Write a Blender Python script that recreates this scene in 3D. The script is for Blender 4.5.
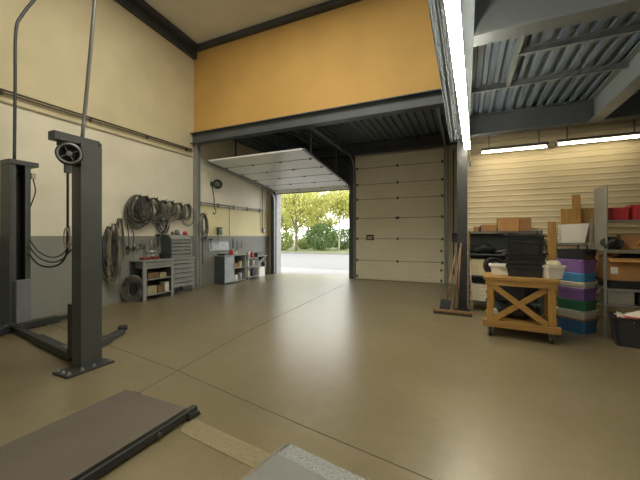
import bpy, bmesh, math, random
from mathutils import Vector, Matrix, Euler
R = random.Random(7)
S = bpy.context.scene
for o in list(bpy.data.objects): bpy.data.objects.remove(o)
COL = S.collection
PI = math.pi

# ------------------------------------------------------------------ camera
YAW = math.atan(145/320); CT, ST = math.cos(YAW), math.sin(YAW); CAMH = 1.6
cam = bpy.data.cameras.new('camera'); cam.sensor_width = 36; cam.lens = 18; cam.shift_y = -4/640
cam.clip_end = 300
co = bpy.data.objects.new('camera', cam); COL.objects.link(co)
co.location = (0, 0, CAMH); co.rotation_euler = (PI/2, 0, YAW); S.camera = co
# ------------------------------------------------------------------ world, lights, exposure
W = bpy.data.worlds.new('overcast_sky'); S.world = W; W.use_nodes = True
bg = W.node_tree.nodes['Background']; bg.inputs[0].default_value = (.98, .99, 1, 1); bg.inputs[1].default_value = 4.6
S.view_settings.view_transform = 'Standard'; S.view_settings.look = 'None'
S.view_settings.exposure = 0.0; S.view_settings.gamma = 1; S.view_settings.use_curve_mapping = False
def area(name, loc, rot, sx, sy, e, col):
    l = bpy.data.lights.new(name, 'AREA'); l.shape = 'RECTANGLE'; l.size = sx; l.size_y = sy; l.energy = e; l.color = col
    o = bpy.data.objects.new(name, l); COL.objects.link(o); o.location = loc; o.rotation_euler = rot
    return o
WARM = (1, .95, .80)
area('roof_fill', (-2.8, 3.4, 7.4), (0, 0, 0), 5, 3.0, 350, WARM)  # unseen fill lamp added under the roof to brighten walls and floor
area('rear_fill', (-3.2, -5.2, 4.2), (math.radians(80), 0, 0), 6, 3.5, 60, WARM)  # added fill from behind the camera; the rear wall has no window
area('mezzanine_beam_fill', (2.6, -.4, 3.3), (math.radians(75), 0, 0), 2.4, .8, 28, WARM)  # added fill, tilted forward to brighten the near mezzanine beam
TUBE_E, WALLTUBE_E = 56.0, 22.0

# ------------------------------------------------------------------ pixel helpers (photo pixel + a known plane -> point in the room)
def on_Z(x, y, z):
    d = 320*(z-CAMH)/(236-y); u = (x-320)/320
    return Vector((d*(u*CT-ST), d*(u*ST+CT), z))
def on_X(x, y, X):
    u = (x-320)/320; d = X/(u*CT-ST)
    return Vector((X, d*(u*ST+CT), CAMH+(236-y)*d/320))
def on_Y(x, y, Y):
    u = (x-320)/320; d = Y/(u*ST+CT)
    return Vector((d*(u*CT-ST), Y, CAMH+(236-y)*d/320))

# ------------------------------------------------------------------ materials
def lin(c):
    return tuple(((v/255)/12.92 if v/255 <= .04045 else ((v/255+.055)/1.055)**2.4) for v in c)
MATS = {}
def mat(name, rgb, rough=.6, metal=0, var=.12, scale=6, bump=0, emit=0, spec=None):
    if name in MATS: return MATS[name]
    m = bpy.data.materials.new(name); m.use_nodes = True; nt = m.node_tree; b = nt.nodes['Principled BSDF']
    c = lin(rgb)
    b.inputs['Roughness'].default_value = rough; b.inputs['Metallic'].default_value = metal
    if spec is not None: b.inputs['Specular IOR Level'].default_value = spec
    tc = nt.nodes.new('ShaderNodeTexCoord'); n = nt.nodes.new('ShaderNodeTexNoise')
    n.inputs['Scale'].default_value = scale; n.inputs['Detail'].default_value = 5
    nt.links.new(tc.outputs['Object'], n.inputs['Vector'])
    r = nt.nodes.new('ShaderNodeValToRGB'); e = r.color_ramp.elements
    e[0].position = .3; e[1].position = .7
    e[0].color = (*[v*(1-var) for v in c], 1); e[1].color = (*[min(1, v*(1+var)) for v in c], 1)
    nt.links.new(n.outputs['Fac'], r.inputs['Fac']); nt.links.new(r.outputs['Color'], b.inputs['Base Color'])
    if bump:
        bp = nt.nodes.new('ShaderNodeBump'); bp.inputs['Strength'].default_value = bump; bp.inputs['Distance'].default_value = .01
        nt.links.new(n.outputs['Fac'], bp.inputs['Height']); nt.links.new(bp.outputs['Normal'], b.inputs['Normal'])
    if emit:
        b.inputs['Emission Color'].default_value = (*c, 1); b.inputs['Emission Strength'].default_value = emit
    MATS[name] = m
    return m
def wood(name, a, bcol, axis='Z', rough=.55):
    if name in MATS: return MATS[name]
    m = bpy.data.materials.new(name); m.use_nodes = True; nt = m.node_tree; b = nt.nodes['Principled BSDF']
    tc = nt.nodes.new('ShaderNodeTexCoord'); mp = nt.nodes.new('ShaderNodeMapping')
    mp.inputs['Scale'].default_value = {'Z': (14, 14, 1.2), 'X': (1.2, 14, 14), 'Y': (14, 1.2, 14)}[axis]
    n = nt.nodes.new('ShaderNodeTexNoise'); n.inputs['Scale'].default_value = 2.2; n.inputs['Detail'].default_value = 6
    r = nt.nodes.new('ShaderNodeValToRGB'); e = r.color_ramp.elements; e[0].position = .3; e[1].position = .72
    e[0].color = (*lin(a), 1); e[1].color = (*lin(bcol), 1)
    nt.links.new(tc.outputs['Object'], mp.inputs['Vector']); nt.links.new(mp.outputs['Vector'], n.inputs['Vector'])
    nt.links.new(n.outputs['Fac'], r.inputs['Fac']); nt.links.new(r.outputs['Color'], b.inputs['Base Color'])
    b.inputs['Roughness'].default_value = rough
    MATS[name] = m
    return m

track_m = mat('track_steel', (126, 130, 130), .4, .3)
steel_dark = mat('steel_dark', (66, 70, 76), .5, .15, .15, 3)
steel_blue = mat('steel_blue', (104, 116, 124), .45, .2, .12, 2)
beam_grey = mat('beam_grey', (120, 127, 130), .5, .1, .1, 2)
beam_mid = mat('beam_mid', (84, 90, 94), .5, .1, .1, 2)
lift_grey = mat('lift_grey', (72, 77, 76), .45, .1, .08, 4)
lift_dark = mat('lift_dark', (44, 47, 47), .5, .1, .12, 4)
galv = mat('galvanised', (140, 143, 140), .4, .5, .12, 8)
chrome = mat('bright_metal', (190, 190, 185), .25, .8, .08, 8)
black = mat('black_rubber', (24, 24, 24), .6, 0, .2, 10)
blackp = mat('black_plastic', (40, 41, 43), .22, 0, .2, 6)
hose_m = mat('hose_grey', (88, 85, 78), .5, 0, .6, 9)
hose_l = mat('hose_pale', (128, 122, 108), .5, 0, .4, 9)
hose_b = mat('hose_black', (58, 56, 52), .45, 0, .7, 9)
cab_grey = mat('cabinet_grey', (142, 145, 140), .45, .1, .1, 4)
cab_dark = mat('cabinet_dark', (70, 75, 76), .5, .1, .1, 4)
white_p = mat('white_plastic', (214, 211, 200), .45, 0, .06, 5)
cream = mat('cream_card', (196, 184, 148), .7, 0, .1, 7)
paper = mat('paper', (205, 196, 170), .8, 0, .1, 9)
card = mat('cardboard', (158, 116, 66), .75, 0, .12, 5)
card2 = mat('cardboard_dark', (136, 98, 56), .75, 0, .14, 5)
old_red = mat('old_red', (128, 50, 46), .5, 0, .25, 9)
dark_card = mat('dark_card', (104, 80, 54), .8, 0, .2, 6)  # darker cardboard tone for the boxes on the workbench shelves
dark_cream = mat('dark_cream', (150, 140, 110), .8, 0, .15, 6)  # darker cream tone for the same shelves
red_m = mat('red_plastic', (190, 48, 52), .4, 0, .2, 6)
purple = mat('purple_plastic', (112, 84, 138), .4, 0, .12, 6)
blue_m = mat('blue_plastic', (62, 126, 172), .4, 0, .12, 6)
navy = mat('navy_plastic', (42, 86, 124), .4, 0, .12, 6)
green_m = mat('green_plastic', (42, 98, 70), .4, 0, .12, 6)
greyw = mat('grey_white_plastic', (168, 168, 158), .45, 0, .1, 6)
wood_h = wood('pine_across', (122, 91, 38), (158, 120, 58), 'X')
wood_v = wood('pine_upright', (132, 98, 42), (170, 130, 64), 'Z')
wood_d = wood('dark_pine_upright', (128, 96, 42), (158, 120, 58), 'Z')
handle_m = wood('broom_handle_wood', (104, 78, 54), (146, 112, 80), 'Z')
sheet = mat('sheet_metal', (128, 128, 120), .42, .35, .16, 3)
tube_m = mat('lit_tube', (255, 245, 224), .5, 0, 0, 1, emit=TUBE_E)
wtube_m = mat('lit_wall_tube', (255, 240, 205), .5, 0, 0, 1, emit=WALLTUBE_E)

# ------------------------------------------------------------------ mesh builder
class MB:
    def __init__(s): s.bm = bmesh.new()
    def _add(s, vs, fs):
        v = [s.bm.verts.new(p) for p in vs]
        for f in fs:
            try: s.bm.faces.new([v[i] for i in f])
            except ValueError: pass
        return s
    def box(s, x0, x1, y0, y1, z0, z1, M=None):
        p = [Vector(q) for q in ((x0,y0,z0),(x1,y0,z0),(x1,y1,z0),(x0,y1,z0),(x0,y0,z1),(x1,y0,z1),(x1,y1,z1),(x0,y1,z1))]
        if M is not None: p = [M @ q for q in p]
        return s._add(p, [(3,2,1,0),(4,5,6,7),(0,1,5,4),(1,2,6,5),(2,3,7,6),(3,0,4,7)])
    def cb(s, c, d, rot=None):
        M = Matrix.Translation(c)
        if rot is not None: M = M @ Euler(rot).to_matrix().to_4x4()
        return s.box(-d[0]/2, d[0]/2, -d[1]/2, d[1]/2, -d[2]/2, d[2]/2, M)
    def bar(s, a, b, w, h, up=(0,0,1)):
        a, b = Vector(a), Vector(b); d = b-a; L = d.length; d.normalize()
        x = d.cross(Vector(up))
        if x.length < 1e-4: x = d.cross(Vector((0,1,0)))
        x.normalize(); z = x.cross(d)
        M = Matrix((x, d, z)).transposed().to_4x4(); M.translation = a
        return s.box(-w/2, w/2, 0, L, -h/2, h/2, M)
    def tube(s, pts, r, n=8, closed=False, r2=None):
        pts = [Vector(p) for p in pts]; N = len(pts); rings = []; prev = None
        for i, p in enumerate(pts):
            if closed: t = pts[(i+1) % N]-pts[i-1]
            else: t = pts[min(i+1, N-1)]-pts[max(i-1, 0)]
            if t.length < 1e-9: t = Vector((0,0,1))
            t.normalize()
            if prev is None:
                prev = t.orthogonal().normalized()
            prev = (prev - t*prev.dot(t))
            prev = prev.normalized() if prev.length > 1e-6 else t.orthogonal().normalized()
            q = t.cross(prev)
            rr = r if r2 is None else r+(r2-r)*i/max(1, N-1)
            rings.append([s.bm.verts.new(p+(prev*math.cos(2*PI*k/n)+q*math.sin(2*PI*k/n))*rr) for k in range(n)])
        for i in range(N if closed else N-1):
            a, b = rings[i], rings[(i+1) % N]
            for k in range(n):
                f = s.bm.faces.new((a[k], a[(k+1) % n], b[(k+1) % n], b[k])); f.smooth = True
        if not closed:
            s.bm.faces.new(rings[0][::-1]); s.bm.faces.new(rings[-1])
        return s
    def cyl(s, a, b, r, n=16, r2=None): return s.tube([a, b], r, n, False, r2)
    def lathe(s, prof, M=None, n=24, caps=True, sx=1, sy=1):
        M = M or Matrix.Identity(4); rings = []
        for (r, z) in prof:
            rings.append([s.bm.verts.new(M @ Vector((r*sx*math.cos(2*PI*k/n), r*sy*math.sin(2*PI*k/n), z))) for k in range(n)])
        for a, b in zip(rings, rings[1:]):
            for k in range(n):
                f = s.bm.faces.new((a[k], a[(k+1) % n], b[(k+1) % n], b[k])); f.smooth = True
        if caps:
            s.bm.faces.new(rings[0][::-1]); s.bm.faces.new(rings[-1])
        return s
    def poly(s, pts, ext):
        pts = [Vector(p) for p in pts]; ext = Vector(ext); n = len(pts)
        return s._add(pts+[p+ext for p in pts], [tuple(range(n-1, -1, -1)), tuple(range(n, 2*n))] + [(i, (i+1) % n, n+(i+1) % n, n+i) for i in range(n)])
    def tub(s, w, d, h, tp=.88, t=.015, rim=.02, M=None):
        """open tapered container with a wall thickness and an outward rim, base at z = 0"""
        M = M or Matrix.Identity(4)
        def ring(fw, fd, z, c=.18):
            a, b = w/2*fw, d/2*fd; k = min(a, b)*c; P = []
            for (sx, sy) in ((1,1), (-1,1), (-1,-1), (1,-1)):
                q = [(a-k, b), (a, b-k)]
                if sx*sy > 0: q = q[::-1]
                P += [(sx*u, sy*v, z) for u, v in q]
            return [s.bm.verts.new(M @ Vector(p)) for p in P]
        e = 2*rim/min(w, d); i = 2*t/min(w, d)
        rs = [ring(tp, tp, 0), ring(1, 1, h-.03), ring(1+e, 1+e, h-.03), ring(1+e, 1+e, h), ring(1-i, 1-i, h), ring(tp-i, tp-i, t)]
        for a, b in zip(rs, rs[1:]):
            for k in range(8): s.bm.faces.new((a[k], a[(k+1) % 8], b[(k+1) % 8], b[k]))
        s.bm.faces.new(rs[0][::-1]); s.bm.faces.new(rs[-1])
        return s
    def build(s, name, m, parent=None, bev=0, smooth=False):
        me = bpy.data.meshes.new(name)
        bmesh.ops.recalc_face_normals(s.bm, faces=s.bm.faces[:])
        if smooth:
            for f in s.bm.faces: f.smooth = True
        s.bm.to_mesh(me); s.bm.free()
        o = bpy.data.objects.new(name, me); COL.objects.link(o)
        for mm in (m if isinstance(m, (list, tuple)) else [m]): me.materials.append(mm)
        if bev:
            b = o.modifiers.new('bevel', 'BEVEL'); b.width = bev; b.segments = 2; b.limit_method = 'ANGLE'
        if parent is not None: o.parent = parent
        return o
def tag(o, label, cat, group=None):
    o['label'] = label; o['category'] = cat
    if group: o['group'] = group
    return o
def thing(name, label, cat, loc=(0,0,0), rot=(0,0,0), group=None):
    o = bpy.data.objects.new(name, None); COL.objects.link(o); o.location = loc; o.rotation_euler = rot; o.empty_display_size = .1
    return tag(o, label, cat, group)
def struct(o, name=None):
    o['kind'] = 'structure'; return o
def kids(o): return [c for c in bpy.data.objects if c.parent == o]
def dup(root, loc, label, rot=None, group=None):
    r = root.copy(); COL.objects.link(r); r.location = loc; r['label'] = label
    if rot is not None: r.rotation_euler = rot
    if group: r['group'] = group
    for ch in kids(root):
        c = ch.copy(); COL.objects.link(c); c.parent = r
        for g in kids(ch):
            d = g.copy(); COL.objects.link(d); d.parent = c
    return r
def curve_pts(P, n=8):
    """Catmull-Rom through the points"""
    P = [Vector(p) for p in P]; Q = [P[0]*2-P[1]]+P+[P[-1]*2-P[-2]]; out = []
    for i in range(1, len(Q)-2):
        a, b, c, d = Q[i-1:i+3]
        for k in range(n):
            t = k/n
            out.append(.5*((2*b)+(c-a)*t+(2*a-5*b+4*c-d)*t*t+(3*b-a-3*c+d)*t**3))
    return out+[P[-1]]

# ================================================================== STRUCTURE
XL, YB, YM, XR, YR = -7.65, 11.6, 7.42, 7.0, -5.5
YS = 8.15                                     # ribbed wall behind the shelves
# floor material: sealed concrete
def floor_material():
    m = bpy.data.materials.new('sealed_concrete'); m.use_nodes = True; nt = m.node_tree; b = nt.nodes['Principled BSDF']; L = nt.links.new
    tc = nt.nodes.new('ShaderNodeTexCoord')
    n1 = nt.nodes.new('ShaderNodeTexNoise'); n1.inputs['Scale'].default_value = .55; n1.inputs['Detail'].default_value = 6; n1.inputs['Roughness'].default_value = .6
    n2 = nt.nodes.new('ShaderNodeTexNoise'); n2.inputs['Scale'].default_value = 7; n2.inputs['Detail'].default_value = 8
    for n in (n1, n2): L(tc.outputs['Object'], n.inputs['Vector'])
    r = nt.nodes.new('ShaderNodeValToRGB'); e = r.color_ramp.elements; e[0].position = .3; e[1].position = .72
    e[0].color = (*lin((106, 97, 72)), 1); e[1].color = (*lin((130, 120, 93)), 1)
    r2 = nt.nodes.new('ShaderNodeValToRGB'); e = r2.color_ramp.elements; e[0].position = .25; e[1].position = .75
    e[0].color = (.86, .86, .86, 1); e[1].color = (1.0, 1.0, 1.0, 1)
    mx = nt.nodes.new('ShaderNodeMix'); mx.data_type = 'RGBA'; mx.blend_type = 'MULTIPLY'; mx.inputs[0].default_value = 1
    L(n1.outputs['Fac'], r.inputs['Fac']); L(n2.outputs['Fac'], r2.inputs['Fac'])
    n3 = nt.nodes.new('ShaderNodeTexNoise'); n3.inputs['Scale'].default_value = 55; n3.inputs['Detail'].default_value = 3; L(tc.outputs['Object'], n3.inputs['Vector'])
    r3 = nt.nodes.new('ShaderNodeValToRGB'); e = r3.color_ramp.elements; e[0].position = .32; e[1].position = .6; e[0].color = (.86, .85, .84, 1); e[1].color = (1.02, 1.02, 1.0, 1)
    m3 = nt.nodes.new('ShaderNodeMix'); m3.data_type = 'RGBA'; m3.blend_type = 'MULTIPLY'; m3.inputs[0].default_value = 1
    L(r.outputs['Color'], mx.inputs[6]); L(r2.outputs['Color'], mx.inputs[7]); L(n3.outputs['Fac'], r3.inputs['Fac']); L(mx.outputs[2], m3.inputs[6]); L(r3.outputs['Color'], m3.inputs[7]); L(m3.outputs[2], b.inputs['Base Color'])
    mr = nt.nodes.new('ShaderNodeMapRange'); mr.inputs[3].default_value = .285; mr.inputs[4].default_value = .36
    L(n1.outputs['Fac'], mr.inputs[0]); L(mr.outputs[0], b.inputs['Roughness'])
    b.inputs['Specular IOR Level'].default_value = 1.0
    bp = nt.nodes.new('ShaderNodeBump'); bp.inputs['Strength'].default_value = .05; L(n2.outputs['Fac'], bp.inputs['Height']); L(bp.outputs['Normal'], b.inputs['Normal'])
    return m
struct(MB().box(XL-.3, XR+.2, YR-.2, YB+.35, -.2, 0).build('floor', floor_material()))
joint_m = mat('joint_filler', (72, 64, 48), .8, 0, .1, 20)
def joint(name, pts):
    mb = MB()
    for a, b in zip(pts, pts[1:]):
        mb.bar((a[0], a[1], .0005), (b[0], b[1], .0005), .008, .003)
    struct(mb.build(name, joint_m))
joint('trim_1', [on_Z(*p, 0) for p in ((-60, 283), (140, 356.7), (177.5, 370.8), (294.7, 422.3), (430.6, 479.5), (560, 532))])
joint('trim_2', [on_Z(*p, 0) for p in ((60, 436), (140, 392), (177.5, 370.8), (247.8, 331), (344, 284.5))])
patch_m = mat('rough_concrete_patch', (124, 115, 88), .9, 0, .16, 40, .4)
pp = [on_Z(*p, 0) for p in ((190, 417), (281, 459), (268, 476), (180, 432))]
struct(MB().poly([(p.x, p.y, .0005) for p in pp], (0, 0, .003)).build('trim_3', patch_m))

# left wall: painted blocks in bands
def wall_paint():
    m = bpy.data.materials.new('painted_block_wall'); m.use_nodes = True; nt = m.node_tree; b = nt.nodes['Principled BSDF']; L = nt.links.new
    tc = nt.nodes.new('ShaderNodeTexCoord'); sp = nt.nodes.new('ShaderNodeSeparateXYZ'); L(tc.outputs['Object'], sp.inputs[0])
    def step(sock, v):
        g = nt.nodes.new('ShaderNodeMath'); g.operation = 'GREATER_THAN'; L(sock, g.inputs[0]); g.inputs[1].default_value = v; return g.outputs[0]
    def mix(f, a, bb):
        x = nt.nodes.new('ShaderNodeMix'); x.data_type = 'RGBA'; L(f, x.inputs[0])
        for i, v in ((6, a), (7, bb)):
            if isinstance(v, tuple): x.inputs[i].default_value = (*lin(v), 1)
            else: L(v, x.inputs[i])
        return x.outputs[2]
    def mul(a, c):
        g = nt.nodes.new('ShaderNodeMath'); g.operation = 'MULTIPLY'; L(a, g.inputs[0]); L(c, g.inputs[1]); return g.outputs[0]
    low = step(sp.outputs[2], 1.6); top = step(sp.outputs[2], 4.05); bay = step(sp.outputs[1], 7.45)
    c = mix(low, (136, 138, 131), (230, 224, 204))
    c = mix(top, c, (214, 202, 168))
    inv = nt.nodes.new('ShaderNodeMath'); inv.operation = 'SUBTRACT'; inv.inputs[0].default_value = 1; L(step(sp.outputs[2], 2.62), inv.inputs[1])
    c = mix(mul(mul(bay, low), inv.outputs[0]), c, (222, 211, 164))
    n = nt.nodes.new('ShaderNodeTexNoise'); n.inputs['Scale'].default_value = 1.3; n.inputs['Detail'].default_value = 7; L(tc.outputs['Object'], n.inputs['Vector'])
    r = nt.nodes.new('ShaderNodeValToRGB'); e = r.color_ramp.elements; e[0].position = .3; e[1].position = .65; e[0].color = (.88, .88, .86, 1); e[1].color = (1, 1, 1, 1)
    L(n.outputs['Fac'], r.inputs['Fac'])
    x = nt.nodes.new('ShaderNodeMix'); x.data_type = 'RGBA'; x.blend_type = 'MULTIPLY'; x.inputs[0].default_value = 1
    L(c, x.inputs[6]); L(r.outputs['Color'], x.inputs[7]); L(x.outputs[2], b.inputs['Base Color'])
    mp = nt.nodes.new('ShaderNodeCombineXYZ'); L(sp.outputs[1], mp.inputs[0]); L(sp.outputs[2], mp.inputs[1])
    br = nt.nodes.new('ShaderNodeTexBrick'); br.inputs['Scale'].default_value = 1; br.inputs['Brick Width'].default_value = .45; br.inputs['Row Height'].default_value = .22
    br.inputs['Mortar Size'].default_value = .008; L(mp.outputs[0], br.inputs['Vector'])
    bp = nt.nodes.new('ShaderNodeBump'); bp.inputs['Strength'].default_value = .12; bp.inputs['Distance'].default_value = .01; bp.invert = True
    L(br.outputs['Fac'], bp.inputs['Height']); L(bp.outputs['Normal'], b.inputs['Normal'])
    b.inputs['Roughness'].default_value = .75
    return m
struct(MB().box(XL-.3, XL, YR-.2, YB+.35, 0, 8.6).build('wall_left', wall_paint()))
plain = mat('plain_plaster', (196, 188, 168), .8, 0, .06, 1)
struct(MB().box(XL, XR, YR-.25, YR, 0, 8.6).build('wall_rear', plain))
struct(MB().box(-7.3, -3.95, YB, YB+.35, 3.42, 5.2).build('wall_header', mat('header_dark', (58, 60, 62), .6, .1)))
struct(MB().box(XR, XR+.2, YR-.2, YB+.35, 0, 8.6).build('wall_right', plain))
# back wall with the open doorway
b = MB(); OX0, OX1, OZ = -7.3, -3.95, 3.42
b.box(XL, OX0, YB, YB+.35, 0, 5.2).box(OX1, .0, YB, YB+.35, 0, 5.2)
struct(b.build('wall_back', mat('pale_panel', (188, 182, 160), .6, 0, .05, 1.5)))
struct(MB().box(0.0, .08, YS+.1, YB, 0, 5.2).build('wall_partition', plain))
# ribbed wall behind the shelves: horizontal cladding profile
b = MB(); z = 0.0; prof = []
while z < 4.3:
    prof += [(YS, z), (YS, z+.075), (YS-.011, z+.09), (YS-.011, z+.105)]; z += .12
pts = [(0.0, y, zz) for y, zz in prof]+[(0.0, YS+.1, 4.3), (0.0, YS+.1, 0)]
b.poly(pts, (XR, 0, 0))
struct(b.build('wall_cladding', mat('cream_cladding', (192, 179, 146), .5, 0, .06, 1.2)))
# mustard upper partition and the steel under it
struct(MB().box(XL, 7, YM, YM+.12, 4.72, 8.3).build('wall_upper', mat('mustard_board', (206, 164, 92), .7, 0, .06, 1.1)))
def ibeam(name, a, b, w, h, m, t=.02, web=.02):
    """I section from a to b (top centre line given at z of the beam's top)"""
    a, b = Vector(a), Vector(b); d = (b-a).normalized(); side = d.cross(Vector((0, 0, 1))).normalized()
    mb = MB()
    mb.bar(a-Vector((0,0,t/2)), b-Vector((0,0,t/2)), w, t)
    mb.bar(a-Vector((0,0,h-t/2)), b-Vector((0,0,h-t/2)), w, t)
    mb.bar(a-Vector((0,0,h/2)), b-Vector((0,0,h/2)), web, h-2*t)
    return struct(mb.build(name, m))
ibeam('steel_beam', (XL, YM-.05, 4.74), (-.2, YM-.05, 4.74), .24, .32, beam_mid)
ibeam('steel_beam', (XL, YB-.25, 5.0), (0, YB-.25, 5.0), .22, .38, steel_dark)
struct(MB().box(XL, 7, YM-.02, YM+.0, 4.72, 4.765).build('trim_4', mat('pale_edge', (176, 150, 96), .6)))
# corrugated decks, ribs along the depth of the hall
def deck(name, x0, x1, y0, y1, z, m, pitch=.22):
    mb = MB(); x = x0; P = []
    while x < x1-.01:
        P += [(x, z+.06), (x+pitch*.42, z+.06), (x+pitch*.52, z), (x+pitch*.88, z)]; x += pitch
    pts = [(q, y0, zz) for q, zz in P]+[(x1, y0, z+.06), (x1, y0, z+.16), (x0, y0, z+.16)]
    mb.poly(pts, (0, y1-y0, 0)); return struct(mb.build(name, m))
deck_m = mat('deck_steel', (106, 120, 134), .42, .1, .12, 1.5)
deck('ceiling_bay', XL, 0.0, YM+.02, YB, 5.0, mat('deck_dark_steel', (102, 115, 126), .42, .1, .12, 1.5))
deck('ceiling_mezzanine', .0, XR, -1.2, YS, 4.05, deck_m, .165)
ibeam('steel_beam', (.08, 3.62, 4.05), (XR, 3.62, 4.05), .2, .47, beam_grey)
ibeam('steel_beam', (.08, 7.28, 4.05), (XR, 7.28, 4.05), .2, .40, beam_mid)
ibeam('steel_beam', (2.1, -1.2, 4.05), (2.1, 7.2, 4.05), .2, .42, beam_grey)
ibeam('steel_beam', (.06, 8.0, 4.04), (XR, 8.0, 4.04), .12, .2, beam_grey)
for x0, y in ((.06, 1.9), (.06, 2.8), (.62, 4.88), (.06, 5.87)):
    ibeam('steel_beam', (x0, y, 4.05), (XR, y, 4.05), .055, .09, beam_grey, .008, .008)
ibeam('steel_beam', (.62, 3.7, 4.05), (.62, 5.85, 4.05), .06, .08, beam_grey, .008, .008)
struct(MB().box(2.04, 2.09, 5.3, 5.33, 3.62, 4.0).box(2.04, 2.09, 4.4, 4.43, 3.62, 4.0).build('trim_5', beam_grey))
# mezzanine edge beam
b = MB(); b.box(-.30, .08, -1.2, 7.6, 3.66, 3.69).box(-.30, -.27, -1.2, 7.6, 3.69, 4.2).box(.05, .08, -1.2, 7.6, 3.69, 4.2)
struct(b.build('edge_beam', steel_blue))
# column carrying it
b = MB(); b.box(-.15, .045, 7.42, 7.44, 0, 3.66).box(-.15, .045, 7.6, 7.62, 0, 3.66).box(-.062, -.042, 7.44, 7.6, 0, 3.66).box(-.2, .1, 7.38, 7.66, 0, .02)
struct(b.build('steel_column', mat('column_steel', (36, 38, 38), .5, .15, .12, 3)))
# column at the wall
b = MB(); b.box(XL, XL+.17, 7.38, 7.4, 0, 4.43).box(XL, XL+.17, 7.5, 7.52, 0, 4.43).box(XL+.08, XL+.1, 7.4, 7.5, 0, 4.43)
struct(b.build('steel_column', mat('wall_column_steel', (146, 148, 144), .5, .1, .1, 3)))
# roof and rafters
def roofz(y): return 7.38+(YM-y)*.075
mb = MB(); mb.poly([(XL, YR, roofz(YR)), (XL, YM+.3, roofz(YM+.3)), (XL, YM+.3, roofz(YM+.3)+.15), (XL, YR, roofz(YR)+.15)], (XR-XL, 0, 0))
struct(mb.build('ceiling_roof', mat('roof_sheet', (214, 212, 202), .6, 0, .08, .8)))
mb = MB(); mb.bar((XL+.15, YR, roofz(YR)-.06), (XL+.15, YM, roofz(YM)-.06), .3, .12)
mb.bar((XL+.06, YR, roofz(YR)-.22), (XL+.06, YM, roofz(YM)-.22), .12, .22); struct(mb.build('roof_beam', steel_dark))
mb = MB(); mb.box(XL, 7, YM-.16, YM, roofz(YM)-.12, roofz(YM)); struct(mb.build('roof_beam', steel_dark))
struct(MB().box(XL, XL+.025, YR, 7.34, 4.02, 4.05).build('trim_6', mat('ledge_shadow_line', (150, 142, 118), .7)))  # ledge strip, its shadow line put into the darker colour

# ------------------------------------------------------------------ doors
# closed sectional door
door_m = mat('door_sheet', (208, 202, 178), .5, 0, .05, 1.2)
D0, D1, DZ, DY = -3.72, -.63, 4.56, 11.47
d1 = bpy.data.objects.new('door_1', None); COL.objects.link(d1); d1.location = ((D0+D1)/2, DY, 0); struct(d1); dl = Vector(d1.location)
seams = [0, .70, 1.5, 2.25, 2.95, 3.5, 4.1, DZ]
seam_m = mat('door_seam', (90, 84, 70), .7)
for a, c in zip(seams, seams[1:]):
    mb = MB(); x0, x1 = D0-dl.x, D1-dl.x
    P = [(0, a+.008), (.0, a+.02)]; k = max(2, round((c-a)/.13)); st = (c-a-.03)/k
    for i in range(k):
        zz = a+.015+i*st; P += [(-.0, zz), (-.009, zz+.018), (-.009, zz+st-.018)]
    P += [(0, c-.008)]
    pts = [(x0, y-.01, z) for y, z in P]+[(x0, .04, c-.008), (x0, .04, a+.008)]
    mb.poly(pts, (x1-x0, 0, 0)); mb.build('door_panel', door_m, d1)
MB().box(D0-dl.x, D1-dl.x, .005, .03, 0, DZ).build('door_backing', seam_m, d1)
for z in seams[1:-1]:
    for fx in (.02, .5, .98):
        x = D0+(D1-D0)*fx-dl.x
        MB().box(x-.035, x+.035, -.035, -.018, z-.045, z+.045).cyl((x-.03, -.035, z), (x+.03, -.035, z), .014, 8).build('hinge', seam_m, d1)
for fx, z in ((.97, 1.1), (.97, .45), (.02, .12), (.97, .1)):
    x = D0+(D1-D0)*fx-dl.x; MB().box(x-.03, x+.03, -.04, -.018, z-.04, z+.04).build('bracket', steel_dark, d1)
sp_ = on_Y(370, 237.5, DY-.03)-dl
sg = MB().box(sp_.x-.14, sp_.x+.14, -.035, -.019, sp_.z-.1, sp_.z+.1).build('sign_plate', mat('sign_dark', (40, 30, 30), .5), d1)
mb = MB()
for k, (a, c, z) in enumerate(((-.10, -.02, .03), (.0, .1, .03), (-.09, .03, -.01), (.05, .1, -.01), (-.1, .06, -.05))):
    mb.box(sp_.x+a, sp_.x+c, -.038, -.035, sp_.z+z-.012, sp_.z+z+.012)
mb.build('sign_marks', mat('sign_pale', (190, 180, 165), .6), sg)
MB().box(-.06, .06, -.05, -.018, 2.2, 2.28).build('handle', steel_dark, d1)
# tracks
def channel(name, pts, m, w=.06, parent=None):
    mb = MB()
    for a, c in zip(pts, pts[1:]): mb.bar(a, c, w, w, (1, 0, 0))
    return struct(mb.build(name, m, parent))
for x in (D0-.06, D1+.06):
    pts = [(x, DY-.02, 0), (x, DY-.02, 4.0)]+[(x, DY-.02-.5*(1-math.cos(t)), 4.0+.5*math.sin(t)) for t in (.4, .8, 1.2, 1.57)]+[(x, 7.55, 4.52)]
    channel('door_track', pts, track_m, .06)
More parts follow.
